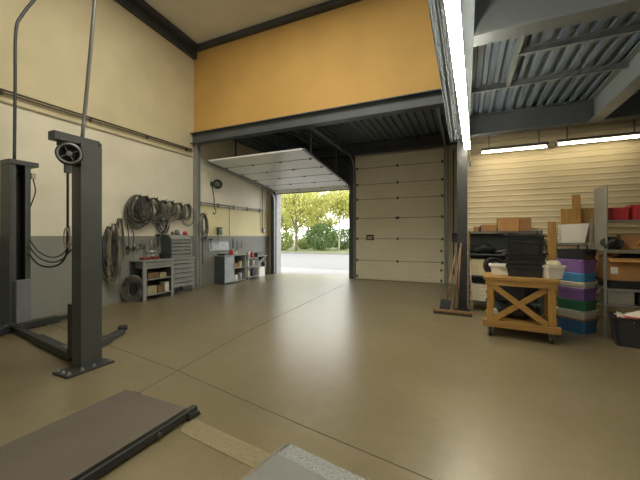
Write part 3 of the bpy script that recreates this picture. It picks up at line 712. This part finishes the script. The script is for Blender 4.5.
# tools hung over the bench
def air_gun(label, p, m, rot=0):
    o = thing('air_gun', label, 'air gun', p, (0, 0, rot), 'air tools hanging over the workbench')
    MB().tube(curve_pts([(.0, -.02, -.02), (0, .0, .0), (0, .1, .01), (0, .17, .0)], 4), .02, 8).build('barrel', m, o)
    MB().cyl((0, -.01, 0), (0, -.05, -.12), .018, 8).build('grip', black, o)
    MB().lathe([(.02, 0), (.035, .02), (.035, .07), (.02, .09)], Matrix.Translation((0, .07, -.1)), 12).build('cup', galv, o)
    MB().tube([(-.05, .05, .05), (0, .05, .05), (0, .05, .02)], .006, 6).build('hook', steel_dark, o); return o
for i, (x, y, lab) in enumerate(((128, 245, 'air gun with cup hanging closest to the open bench end'), (135, 246, 'air gun hanging second from the open bench end'), (141, 243, 'air gun hanging third from the open bench end'))):
    air_gun(lab, W_(x, y), [galv, chrome, hose_l][i])
def hung(name, label, p, m, kind):
    p = Vector(p); mb = MB()
    if kind == 'spanner':
        mb.box(-.006, .006, -.012, .012, -.22, 0).lathe([(.025, -.006), (.025, .006)], Matrix.Translation((0, 0, .01)) @ Euler((0, PI/2, 0)).to_matrix().to_4x4(), 12).box(-.006, .006, -.03, -.012, -.27, -.21).box(-.006, .006, .012, .03, -.27, -.21)
    elif kind == 'hammer': mb.cyl((0, 0, -.3), (0, 0, 0), .014, 8).box(-.02, .02, -.07, .06, 0, .045)
    elif kind == 'tube': mb.cyl((0, 0, -.3), (0, 0, 0), .02, 10).cyl((0, 0, 0), (0, 0, .06), .01, 8)
    elif kind == 'brush': mb.cyl((0, 0, -.05), (0, 0, .1), .01, 8).box(-.012, .012, -.035, .035, -.17, -.05)
    mb.cyl((-.05, 0, .02), (.02, 0, .02), .005, 6)
    o = mb.build(name, m); o.location = p; tag(o, label, name.replace('_', ' '))
hung('spanner', 'steel spanner hanging on the wall between air guns and pump tube', W_(146, 243), chrome, 'spanner')
hung('grease_gun', 'upright steel grease tube hanging on the wall over the workbench', W_(151, 240), galv, 'tube')
hung('hammer', 'dark hammer hanging on the wall beside the tool chest', W_(158, 236), black, 'hammer')
hung('wire_brush', 'wooden wire brush hanging between hammer and grease tube', W_(155, 242), handle_m, 'brush')
# paper notice-like pale board behind the tools
tag(MB().box(XL, XL+.012, 5.45, 6.3, 1.0, 1.35).build('tool_board', cab_grey), 'grey board on wall behind the tools of the workbench', 'tool board')

# ================================================================== DOOR BAY, LEFT WALL
o = thing('air_line', 'galvanised air pipe with two drops along the bay wall', 'air pipe', (XL+.004, 7.55, 2.66))
MB().tube([(.06, 0, 0), (.06, 3.55, 0)], .022, 8).build('main_pipe', galv, o)
MB().tube([(.05, 0, -.07), (.05, 3.5, -.07)], .014, 8).build('thin_pipe', galv, o)
yd = on_X(229, 220, XL+.05).y-7.55; y2 = on_X(262, 220, XL+.05).y-7.55
MB().tube([(.06, yd, 0), (.06, yd, -1.05)], .014, 8).build('drop_pipe', galv, o)
MB().tube([(.06, y2, 1.1), (.06, y2, -.9)], .016, 8).build('drop_pipe', steel_dark, o)
for y in (.1, .9, 1.7, 2.5, 3.3): MB().cb((.03, y, -.03), (.06, .03, .14)).build('clip', steel_dark, o)
p = on_X(217, 184.5, XL+.1)
o = thing('wall_lamp', 'round dark work lamp on a wall bracket with hanging lead', 'lamp', p)
M = Matrix.Rotation(math.radians(-32), 4, 'Z') @ Matrix.Rotation(PI/2, 4, 'Y')
MB().lathe([(.03, -.08), (.09, -.06), (.15, .02), (.16, .08), (.14, .085), (.12, .04)], M, 20).build('shade', mat('lamp_green_grey', (58, 68, 62), .45, .2), o)
MB().lathe([(.0001, .05), (.1, .05), (.11, .06), (.0001, .065)], M, 20).build('glass', mat('lamp_glass', (120, 124, 116), .2), o)
MB().cb((-.07, -.16, 0), (.08, .1, .14)).tube([(-.07, -.16, 0), (-.04, -.03, -.0)], .02, 8).build('bracket', cab_dark, o)
q = on_X(214, 206, XL+.06)-p
MB().tube(curve_pts([(-.06, -.17, -.05), (-.05, q.y+.02, -.5), (q.x, q.y, q.z), (q.x+.03, q.y+.06, q.z-.18), (q.x, q.y+.0, q.z-.28), (q.x+.02, q.y-.06, q.z-.2)], 6), .014, 6).build('lead', black, o)
o = thing('wall_gauge', 'small round gauge on the bay wall by the open doorway', 'gauge', on_X(264, 230.5, XL+.04))
M = Matrix.Rotation(PI/2, 4, 'Y')
MB().lathe([(.10, -.04), (.10, .03), (.085, .035)], M, 20).build('case', galv, o); MB().lathe([(.08, .035), (.0001, .036)], M, 20, False).build('dial', white_p, o)
# hoses by the wall column in the bay
hose_coil('looped dark hose hanging beside the wall column in the door bay', on_X(202, 213, HX), .27, .48, 6, .011, hose_b, 71, depth=.05, group=None)
hose_coil('thin pale hose loop hanging beside the wall column in the door bay', on_X(204, 214, HX), .22, .42, 5, .009, hose_l, 72, depth=.05, group=None)
for x, y0, y1, lab in ((199, 220, 265, 'narrow dark hose end hanging by the wall column'),):
    a, e = on_X(x+3, y0, HX), on_X(x+4, y1, HX); tag(MB().tube([a, (a+e)/2, e], .012, 6).build('hose_end', hose_b), lab, 'hose')
for i, (x, y, kind, lab, nm) in enumerate(((211, 240, 'hammer', 'dark hammer hanging first beside the bay hose loops', 'hammer'), (218, 236, 'spanner', 'spanner hanging under the work lamp lead', 'spanner'), (233, 240, 'tube', 'grease gun hanging beside the air pipe drop', 'grease_gun'), (237, 242, 'spanner', 'spanner hanging past the grease gun in the bay', 'spanner'), (242, 243, 'brush', 'wire brush hanging last on the bay wall', 'wire_brush'))):
    hung(nm, lab, on_X(x, y, HX), [black, steel_dark, blackp, black, handle_m][i], kind)
p = on_X(219.5, 231, XL+.05)
o = thing('switch_box', 'small dark switch box on the bay wall under the lamp lead', 'switch box', p)
MB().box(-.05, .05, -.09, .09, -.13, .13).build('case', steel_dark, o, .008); MB().cyl((.05, 0, .03), (.08, 0, .03), .03, 12).build('knob', galv, o)
tag(MB().box(XL, XL+.02, 8.05, 9.0, 1.1, 1.4).build('tool_board', galv), 'pale metal board on the bay wall above the small cabinet', 'tool board')
# small cabinet in the bay
cb_ = thing('storage_cabinet', 'grey cabinet with solid end panel and open shelves in the door bay', 'cabinet', (-7.2, 8.3, 0))
w, d, h = .42, 1.1, .92
MB().box(-w, 0, -.02, .0, 0, h).build('end_panel', cab_dark, cb_); MB().box(-w, 0, d, d+.02, 0, h).build('end_panel', cab_grey, cb_)
MB().box(-w, .01, -.03, d+.03, h, h+.03).build('top', cab_grey, cb_, .004); MB().box(-w, -w+.01, 0, d, 0, h).build('back_panel', cab_dark, cb_)
dr = MB().box(-.02, 0, .0, .46, .04, h-.01).build('door', mat('cabinet_pale', (150, 156, 158), .4, .1), cb_, .003); MB().box(0, .02, .41, .425, .5, .65).build('handle', galv, dr)
for z in (.05, .5): MB().box(-w+.01, 0, .47, d, z-.02, z).build('shelf', cab_grey, cb_)
MB().box(-w+.01, 0, .462, .48, .05, h).build('divider', cab_grey, cb_)
def can(label, loc, r, h, m, name='can', cat='can', group=None):
    o = thing(name, label, cat, loc, group=group)
    MB().lathe([(r*.96, 0), (r, .01), (r, h-.02), (r*.9, h)], None, 16).build('body', m, o); MB().lathe([(r*.4, h), (r*.4, h+.03), (r*.3, h+.035)], None, 10).build('cap', steel_dark, o); return o
can('red jug on top of the bay cabinet', (-7.36, 8.82, .95), .08, .14, red_m, 'jug', 'jug'); can('white pot on top of the bay cabinet beside red jug', (-7.36, 9.04, .95), .06, .1, white_p, 'pot', 'pot')
box_thing('dark tray on top of the bay cabinet', (-7.4, 8.48, .95), (.28, .3, .05), blackp, name='tray', cat='tray')
can('white bottle on the bottom shelf of the bay cabinet', (-7.3, 8.93, .05), .09, .2, white_p, 'bottle', 'bottle'); can('grey tin on the bottom shelf of the bay cabinet', (-7.32, 9.2, .05), .08, .25, galv, 'tin', 'tin')
box_thing('small brown box on the upper shelf of the bay cabinet', (-7.36, 8.98, .5), (.2, .22, .14), card2, lid=card2); can('pale tin on the upper shelf of the bay cabinet', (-7.34, 9.24, .5), .07, .2, cream, 'tin', 'tin')
# open rack beside it
rk = thing('open_rack', 'narrow open metal rack crowded with bottles by the doorway', 'rack', (-7.2, 9.52, 0))
for x in (-.4, -.02):
    for y in (0, .62): MB().box(x, x+.025, y, y+.025, 0, .95).build('post', galv, rk)
for z in (.1, .48, .78): MB().box(-.4, .005, 0, .645, z-.02, z).build('shelf', galv, rk)
cs = [white_p, red_m, cab_dark, cream, blackp, galv]; words_ = ('white', 'red', 'dark grey', 'cream', 'black', 'metal')
n = 0
for z, zn in ((.78, 'top'), (.48, 'middle'), (.1, 'bottom')):
    for k in range(4):
        i = (n*5+k) % 6 if zn != 'bottom' else (k*3) % 6
        i = {'top': (4, 3, 1, 2), 'middle': (0, 2, 5, 3), 'bottom': (3, 0, 4, 2)}[zn][k]
        can('%s bottle on the %s shelf of the bay rack' % (words_[i], zn), (-7.3-.06*(k % 2), 9.63+k*.14, z), .055, .15+.05*((k+n) % 3), cs[i], 'bottle', 'bottle', 'bottles on the bay rack')
        n += 1
o = thing('small_shelf', 'low wall shelf with white carton beside the doorway', 'shelf', (XL, 10.3, .82))
MB().box(0, .4, 0, .6, -.02, .0).build('board', galv, o)
for y in (.06, .54): MB().poly([(0, y, -.02), (.3, y, -.02), (0, y, -.25)], (0, .015, 0)).build('bracket', steel_dark, o)
box_thing('white carton on the floor under the low wall shelf', (-7.4, 10.5, 0), (.3, .36, .38), white_p, name='carton', lid=white_p)
box_thing('dark box standing on the low wall shelf by the doorway', (-7.42, 10.5, .82), (.2, .3, .12), cab_dark, name='carton', lid=cab_dark)
can('tall black can beside the white carton under the low wall shelf', (-7.38, 10.78, 0), .09, .55, blackp)

# ================================================================== STORAGE CORNER
# dark shelf unit against the ribbed wall
SX0, SX1, SY0, SY1 = .07, 1.40, 7.58, 8.02
su = thing('shelf_unit', 'dark steel shelf unit against the ribbed wall behind the wooden trolley', 'shelf unit', (SX0, SY0, 0))
w, d = SX1-SX0, SY1-SY0
for x in (0, w-.03):
    for y in (0, d-.03): MB().box(x, x+.03, y, y+.03, 0, 1.72).build('post', handle_m if x == 0 and y == 0 else steel_dark, su)
for z in (.22, .76, 1.22, 1.70): MB().box(0, w, -.005, d, z-.03, z).build('shelf', cab_dark, su, .003)
MB().box(0.03, w-.03, d-.012, d-.005, .2, 1.66).build('back_panel', cab_dark, su)
box_thing('long cardboard box lying on top of the dark shelf unit', (.82, 7.8, 1.70), (.38, .3, .27), card, lid=card)
box_thing('shorter cardboard box end on the dark shelf unit top', (1.12, 7.8, 1.70), (.2, .3, .26), card2, lid=card2)
box_thing('flat brown box on the dark shelf unit top beside the long box', (.46, 7.8, 1.70), (.28, .28, .13), card2, lid=card)
box_thing('tiny brown carton on the dark shelf unit top next to the column', (.22, 7.78, 1.70), (.1, .2, .09), card2, name='carton', lid=card2)
can('small dark can on the dark shelf unit top', (.3, 7.72, 1.70), .03, .09, black)
def lump(name, label, loc, rx, ry, rz, m, seed, cat='bag', amp=.25):
    rr = random.Random(seed); mb = MB(); ph = [rr.uniform(0, 6) for _ in range(6)]; n, k = 20, 10; rings = []
    for j in range(k+1):
        v = PI*j/k; ring = []
        for i in range(n):
            u = 2*PI*i/n; f = 1+amp*(.5*math.sin(3*u+ph[0]+2*v)+.35*math.sin(5*u+ph[1]-3*v)+.3*math.sin(2*u+4*v+ph[2]))*math.sin(v)
            zz = -math.cos(v); ring.append(mb.bm.verts.new((rx*f*math.sin(v)*math.cos(u), ry*f*math.sin(v)*math.sin(u), rz*(1+max(zz, -.85)/.85*.9*f) if zz < 0 else rz*(1+zz*f))))
        rings.append(ring)
    for a, b_ in zip(rings, rings[1:]):
        for i in range(n): mb.bm.faces.new((a[i], a[(i+1) % n], b_[(i+1) % n], b_[i]))
    bmesh.ops.remove_doubles(mb.bm, verts=mb.bm.verts[:], dist=1e-5)
    lo = min(v.co.z for v in mb.bm.verts)
    for v in mb.bm.verts: v.co.z -= lo
    o = mb.build(name, m, None, 0, True); o.location = loc; return tag(o, label, cat)
lump('bundled_net', 'crumpled black netting on the upper shelf of the dark unit', (.36, 7.8, 1.22), .24, .17, .11, black, 3, 'netting')
lump('bundled_net', 'low heap of black netting trailing towards the black tubs', (.86, 7.8, 1.22), .3, .17, .06, blackp, 4, 'netting')
box_thing('cream box on the middle shelf of the dark unit', (.27, 7.8, .76), (.34, .3, .34), cream, lid=cream)
ty = thing('tyre', 'small black tyre standing on the middle shelf beside the cream box', 'tyre', (.56, 7.66, .76), (0, 0, .1))
Mt = Matrix.Translation((0, 0, .21)) @ Matrix.Rotation(PI/2, 4, 'X')
MB().lathe([(.12, -.06), (.19, -.06), (.21, -.03), (.21, .03), (.19, .06), (.12, .06), (.12, -.06)], Mt, 28, False).build('tread', black, ty)
MB().lathe([(.12, -.04), (.1, -.01), (.03, 0), (.03, .02), (.1, .01), (.12, .04)], Mt, 24).build('rim', steel_dark, ty)
for k in range(6):
    z = .22+k*.058
    o = MB().box(-.15, .15, -.15, .15, 0, .05).build('paper_bundle', paper, None, .004); o.location = (.27+.012*((k*7) % 3-1), 7.77, z); o.rotation_euler = (0, 0, .05*((k*5) % 3-1))
    tag(o, 'cream paper bundle %s, lowest shelf of dark unit' % ('at the bottom', 'second from the bottom', 'third from the bottom', 'fourth from the bottom', 'second from the top', 'on top')[k], 'paper bundle', 'paper bundles on the lowest shelf')
box_thing('dark crate on the lowest shelf behind the trolley', (.85, 7.8, .22), (.5, .34, .36), blackp, name='crate', cat='crate')

# brooms at the column
def stick(name, label, a, b_, r, m, cat, head=None):
    a, b_ = Vector(a), Vector(b_); o = thing(name, label, cat, a)
    MB().cyl((0, 0, 0), b_-a, r, 8).build('handle', m, o)
    if head: head(o)
    return o
ba = on_Z(457, 315, .06); ba = Vector((ba.x, 7.0, .075)); bt = on_Y(461, 243, 7.37)
def bhead(o):
    ang = -.05
    MB().cb((-.09, 0, .0), (.74, .06, .04), (0, 0, ang)).build('head', handle_m, o)
    MB().cb((-.09, 0, -.045), (.72, .05, .06), (0, 0, ang)).build('bristles', mat('bristle', (60, 50, 40), .9, 0, .3, 60, .4), o)
stick('push_broom', 'wide push broom leaning on the steel column with its head on the floor', ba, bt, .013, handle_m, 'broom', bhead)
stick('shovel', 'reddish wooden shovel handle leaning between door and steel column', (-.38, 7.2, .02), (-.19, 7.40, 1.22), .016, handle_m, 'shovel',
      lambda o: MB().cb((0, 0, .12), (.2, .02, .26), (.1, .15, 0)).build('blade', steel_dark, o))
stick('rake', 'second wooden handle leaning beside the reddish shovel', (-.22, 7.24, .02), (-.10, 7.41, 1.35), .013, handle_m, 'rake',
      lambda o: MB().cb((0, 0, .015), (.2, .04, .03)).build('head', steel_dark, o))
stick('white_pole', 'thin pale pole leaning on the dark shelf unit beside the column', (.14, 7.3, .0), (.1, 7.565, 1.1), .01, greyw, 'pole')

# wooden trolley
tl = thing('wooden_trolley', 'pine work trolley with cross braces standing on four castors', 'trolley', (.30, 5.80, 0), (0, 0, math.radians(-6)))
TWD, TDP, TZ = .94, .72, .95
for i in range(5): pass
MB().box(-.03, TWD+.03, -.03, TDP+.03, TZ-.045, TZ).build('table_top', wood_h, tl, .004)
for x in (.02, TWD-.11):
    for y in (.0, TDP-.07): MB().box(x, x+.09, y, y+.07, .26, TZ-.045).build('leg', wood_v, tl, .003)
for y in (-.02, TDP-.0): MB().box(.0, TWD, y, y+.02, TZ-.13, TZ-.045).build('apron', wood_h, tl)
for x in (.0, TWD-.02): MB().box(x, x+.02, .0, TDP, TZ-.13, TZ-.045).build('apron', wood_h, tl)
for y in (-.035, TDP-.055): MB().box(-.04, TWD+.04, y, y+.09, .16, .26).build('bottom_rail', wood_h, tl, .003)
for x in (.02, TWD-.11): MB().box(x, x+.09, .055, TDP-.055, .17, .25).build('bottom_rail', wood_h, tl)
MB().bar((.11, .0, TZ-.14), (TWD-.12, .0, .27), .02, .085).build('cross_brace', wood_h, tl)
MB().bar((.11, .021, .27), (TWD-.12, .021, TZ-.14), .02, .085).build('cross_brace', wood_h, tl)
MB().box(.1, TWD-.1, .06, TDP-.06, .255, .275).build('lower_shelf', wood_h, tl)
for x in (.07, TWD-.07):
    for y in (.03, TDP-.03):
        c = MB().cb((x, y, .15), (.08, .08, .015)).box(x-.03, x-.024, y-.03, y+.03, .05, .145).box(x+.024, x+.03, y-.03, y+.03, .05, .145).build('castor', galv, tl)
        MB().lathe([(.03, -.022), (.066, -.02), (.07, 0), (.066, .02), (.03, .022)], Matrix.Translation((x, y, .07)) @ Matrix.Rotation(PI/2, 4, 'Y'), 20).build('wheel', black, c)
lump('black_bag', 'black bag lying on the lower shelf of the wooden trolley', (.75, 6.05, .275), .26, .2, .15, black, 8)
lump('white_cloth', 'small white cloth hanging out beside the black bag on the trolley', (.45, 5.98, .275), .06, .05, .07, white_p, 9, 'cloth')
# crate, tubs and bucket on it
ct2 = thing('white_crate', 'shallow white crate standing on the wooden trolley', 'crate', (.60, 6.25, .95), (0, 0, -.08))
MB().tub(.40, .30, .17, .88, .012, .018).build('body', white_p, ct2)
MB().box(-.06, .06, -.164, -.156, .1, .13).build('grip', greyw, ct2)
def tub(label, loc, w, d, h, m, rot, name='black_tub'):
    o = thing(name, label, 'tub', loc, rot, 'black tubs stacked on the trolley'); a = MB().tub(w, d, h, .9, .014, .022).build('body', m, o)
    MB().tub(w*1.03, d*1.03, .035, .99, .02, .004, Matrix.Translation((0, 0, h*.55))).build('band', m, o)
    for s in (-1, 1): MB().tube([(s*(w/2+.02), -.07, h-.02), (s*(w/2+.05), -.05, h-.03), (s*(w/2+.05), .05, h-.03), (s*(w/2+.02), .07, h-.02)], .009, 6).build('handle', m, o)
    return o
tub('black tub at the bottom of the stack on the wooden trolley', (.88, 6.12, .95), .50, .38, .25, blackp, (0, 0, -.1))
tub('middle black tub of the stack on the wooden trolley', (.885, 6.13, 1.16), .52, .39, .18, blackp, (.03, -.02, .02))
tub('topmost black tub tilted on the stack on the wooden trolley', (.87, 6.13, 1.335), .50, .39, .30, blackp, (.05, .05, -.1))
bk = thing('white_tub', 'white plastic tub filled with rags near the trolley corner', 'tub', (1.22, 5.98, .95), (0, 0, .3))
MB().tub(.27, .24, .2, .78, .008, .012).build('body', white_p, bk)
lump('rag_heap', 'cream rags lying in the white plastic tub on the trolley', (1.22, 5.98, 1.08), .13, .11, .075, paper, 12, 'rags', .2)

# planks and boards leaning behind
def leaning(name, label, x0, x1, y, z0, z1, m, t=.03, lean=.12, rotz=0, cat='plank'):
    o = MB().box(-(x1-x0)/2, (x1-x0)/2, 0, t, 0, z1-z0).build(name, m, None, .002); o.location = ((x0+x1)/2, y, z0); o.rotation_euler = (-lean, 0, rotz); return tag(o, label, cat)
leaning('plank', 'upright pine plank standing just behind the white plastic tub', 1.44, 1.57, 7.25, 0, 1.88, wood_v, lean=.06)
# back shelf with boards
ms = thing('side_shelf', 'grey steel shelf behind the stack of coloured bins', 'shelf', (1.46, 7.42, 0))
for x in (0, .58):
    for y in (0, .5): MB().box(x, x+.03, y, y+.03, 0, 1.47).build('post', cab_dark, ms)
for z in (.3, .9, 1.47): MB().box(0, .61, -.005, .54, z-.035, z).build('shelf', sheet, ms)
a = on_Y(560.5, 208.5, 7.72); b_ = on_Y(595, 243, 7.72)
leaning('board', 'wide brown board leaning on the ribbed wall above the side shelf', a.x, b_.x, 7.62, 1.475, a.z, wood_d, .03, .15, cat='board')
a = on_Y(572, 194.5, 7.66); b_ = on_Y(580.5, 194.5, 7.66)
leaning('plank', 'tall narrow pine plank leaning in front of the brown board', a.x, b_.x, 7.545, 1.475, a.z, wood_v, .025, .13)
o = thing('white_tray', 'white plastic tray tipped on its side in front of the brown board', 'tray', (1.86, 7.44, 1.475), (math.radians(82), 0, math.radians(0)))
mb = MB(); mb.poly([(-.22, 0, 0), (.16, 0, 0), (.24, .36, 0), (-.2, .34, 0)], (0, 0, .015)); mb.build('base', white_p, o)
mb = MB(); mb.bar((-.22, .0, -.035), (.16, 0, -.035), .012, .07).bar((.16, 0, -.035), (.24, .36, -.035), .012, .07).bar((.24, .36, -.035), (-.2, .34, -.035), .012, .07).bar((-.2, .34, -.035), (-.22, 0, -.035), .012, .08); mb.build('rim', white_p, o)

# stack of coloured bins, turned to the room
ang = math.atan2(6.90-6.43, 1.52-1.74)            # direction of the face running back beside the trolley
def bin_(label, z, w, d, h, m, lidm, rot, dx=0, dy=0, name='storage_bin', lidh=.03):
    o = thing(name, label, 'storage bin', (1.725+dx, 6.75+dy, z), (0, 0, rot), 'stacked storage bins')
    MB().tub(w, d, h-(lidh if lidm else 0), .96, .01, .008).build('body', m, o)
    if lidm: MB().box(-w/2-.01, w/2+.01, -d/2-.01, d/2+.01, h-lidh, h).build('lid', lidm, o, .008)
    return o
rot = -.73
z = 0
for lab, h, m, lm, w in (
    ('navy blue bin at the foot of the coloured stack', .245, navy, card2, .46),
    ('grey-white bin standing on the navy bin', .125, greyw, greyw, .45),
    ('green bin in the middle of the coloured stack', .17, green_m, green_m, .45),
    ('lower purple bin standing on the green bin', .20, purple, purple, .43),
    ('white bin with tan lid between purple and blue bins', .10, greyw, cream, .42),
    ('bright blue bin in the upper half of the coloured stack', .15, blue_m, blue_m, .43),
    ('upper purple bin under the black one', .22, purple, purple, .44)):
    bin_(lab, z, w-.03, w*.85, h, m, lm, rot+R.uniform(-.06, .06)); z += h
bin_('black crate open at the top of the coloured stack', z, .42, .37, .17, blackp, None, rot)

# tall grey shelving with solid side
gs = thing('shelving_unit', 'tall grey steel shelving with a solid sheet side and loaded shelves', 'shelving', (2.0, 6.45, 0))
for x, y, h in ((0, 0, 1.4), (1.1, 0, 1.4), (0, .62, 1.9), (1.1, .62, 2.4)): MB().box(x, x+.035, y, y+.03, 0, h).build('post', sheet, gs)
for z in (.53, .77, 1.38): MB().box(0, 1.13, -.005, .65, z-.03, z).build('shelf', sheet, gs, .002)
MB().box(.08, 1.13, .3, .65, 1.83, 1.86).build('upper_shelf', sheet, gs)
MB().box(.07, .09, .14, .68, 1.38, 2.42).build('side_panel', sheet, gs, .002)
for k, x in enumerate((2.33, 2.60, 2.89)):
    o = thing('red_crate', ('red ribbed crate on the top shelf next to the sheet side', 'second red crate on the top shelf from the sheet side', 'third red crate on the top shelf from the sheet side')[k], 'crate', (x, 6.95, 1.86), (0, 0, (.0, -.05, .04)[k]), 'red crates on the top shelf')
    h = (.21, .25, .26)[k]; MB().tub(.24, .26, h, .92, .01, .01).build('body', red_m, o)
    for q in (-.07, -.02, .03, .08): MB().box(q-.006, q+.006, -.145, -.115, .02, h-.03).build('rib', red_m, o)
lump('black_strap_heap', 'tangle of black straps on the shelf below the sheet side', (2.16, 6.68, 1.38), .12, .13, .1, black, 21, 'straps', .4)
mb = MB(); rr = random.Random(4); P = [(2.09+rr.uniform(-.05, .2), 6.56+rr.uniform(-.04, .06), 1.42+rr.uniform(-.01, .13)) for _ in range(14)]
mb.tube(curve_pts(P, 6), .012, 6); tag(mb.build('black_cable', black), 'black cable looped over the strap tangle on the shelf', 'cable')
box_thing('brown cardboard box on the shelf beside the strap tangle', (2.43, 6.80, 1.38), (.26, .3, .24), card2, rot=-.15)
o = thing('cardboard_box', 'open cardboard box with a raised flap on the upper loaded shelf', 'box', (2.73, 6.72, 1.38), (0, 0, -.1))
MB().box(-.16, .16, -.16, .16, 0, .22).build('body', card, o); MB().bar((-.16, 0, .22), (-.27, 0, .08), .3, .008).build('flap', card, o); MB().bar((.16, 0, .22), (.25, 0, .34), .3, .008).build('flap', card, o)
# big box below, on black tray
o = thing('tray', 'black tray under the big cardboard box on the middle shelf', 'tray', (2.52, 6.76, .77))
MB().tub(.92, .5, .13, .95, .012, .02).build('body', blackp, o)
bb = thing('cardboard_box', 'big open cardboard box with a white label on the middle shelf', 'box', (2.48, 6.76, .90), (0, 0, -.04))
a, b2, h = .84, .52, .35
mb = MB(); t = .008
mb.box(-a/2, a/2, -b2/2, b2/2, 0, t).box(-a/2, -a/2+t, -b2/2, b2/2, 0, h).box(a/2-t, a/2, -b2/2, b2/2, 0, h).box(-a/2, a/2, -b2/2, -b2/2+t, 0, h).box(-a/2, a/2, b2/2-t, b2/2, 0, h); mb.build('body', card, bb)
MB().bar((0, -b2/2, h), (0, -b2/2-.14, h-.05), a-.02, .006).build('flap', card, bb); MB().bar((-a/2, 0, h), (-a/2+.16, 0, h+.05), b2-.02, .006).build('flap', card2, bb)
MB().box(-a/2+.05, -a/2+.14, -b2/2-.003, -b2/2, .1, .21).build('label', white_p, bb)
lump('black_sheet', 'crumpled black plastic inside the big cardboard box', (2.48, 6.78, 1.12), .34, .2, .1, black, 31, 'plastic sheet', .2)
box_thing('grey storage box on the lower shelf of the tall shelving', (2.21, 6.62, .53), (.32, .3, .2), sheet, name='storage_box', lid=sheet)
box_thing('dark storage box beside the grey box on the lower shelf', (2.62, 6.62, .53), (.4, .3, .18), blackp, name='storage_box', lid=blackp)
bt_ = thing('waste_bin', 'black bin filled with papers on the floor before the shelving', 'waste bin', (2.24, 6.18, 0), (0, 0, -.12))
MB().tub(.46, .40, .42, .86, .01, .015).build('body', blackp, bt_)
for k, (m, lab) in enumerate(((paper, 'cream sheet of paper'), (white_p, 'white leaflet'), (red_m, 'red leaflet'), (white_p, 'folded white newspaper'))):
    o = MB().box(-.12, .12, -.16, .16, 0, .012).build('paper_sheet', m); o.location = (2.2+.05*k-.03, 6.16+.02*k, .33+.035*k); o.rotation_euler = (.5-.3*k, .45-.2*k, .5*k)
    tag(o, lab+' sticking out of the black bin', 'paper', 'papers in the black bin')
stick('mop', 'thin reddish stick leaning on the shelving beside the black bin', (2.56, 6.1, 0), (2.62, 6.435, .95), .012, handle_m, 'mop', lambda o: MB().cb((0, 0, .02), (.16, .06, .04)).build('head', black, o))
# cables on the back wall between the closed door and the column
mb = MB(); mb.tube([(-.35, YB-.02, 4.5), (-.35, YB-.02, 0.3)], .02, 6); tag(mb.build('conduit_pipe', steel_dark), 'vertical conduit between closed door and steel column', 'conduit')
o = thing('control_box', 'small dark door control box on the wall beside the closed door', 'control box', (-.3, YB, 1.4)); MB().box(-.1, .1, -.09, 0, 0, .3).build('case', steel_dark, o, .006)
for z, m in ((.08, red_m), (.2, green_m)): MB().cyl((0, -.09, z), (0, -.105, z), .025, 12).build('button', m, o)
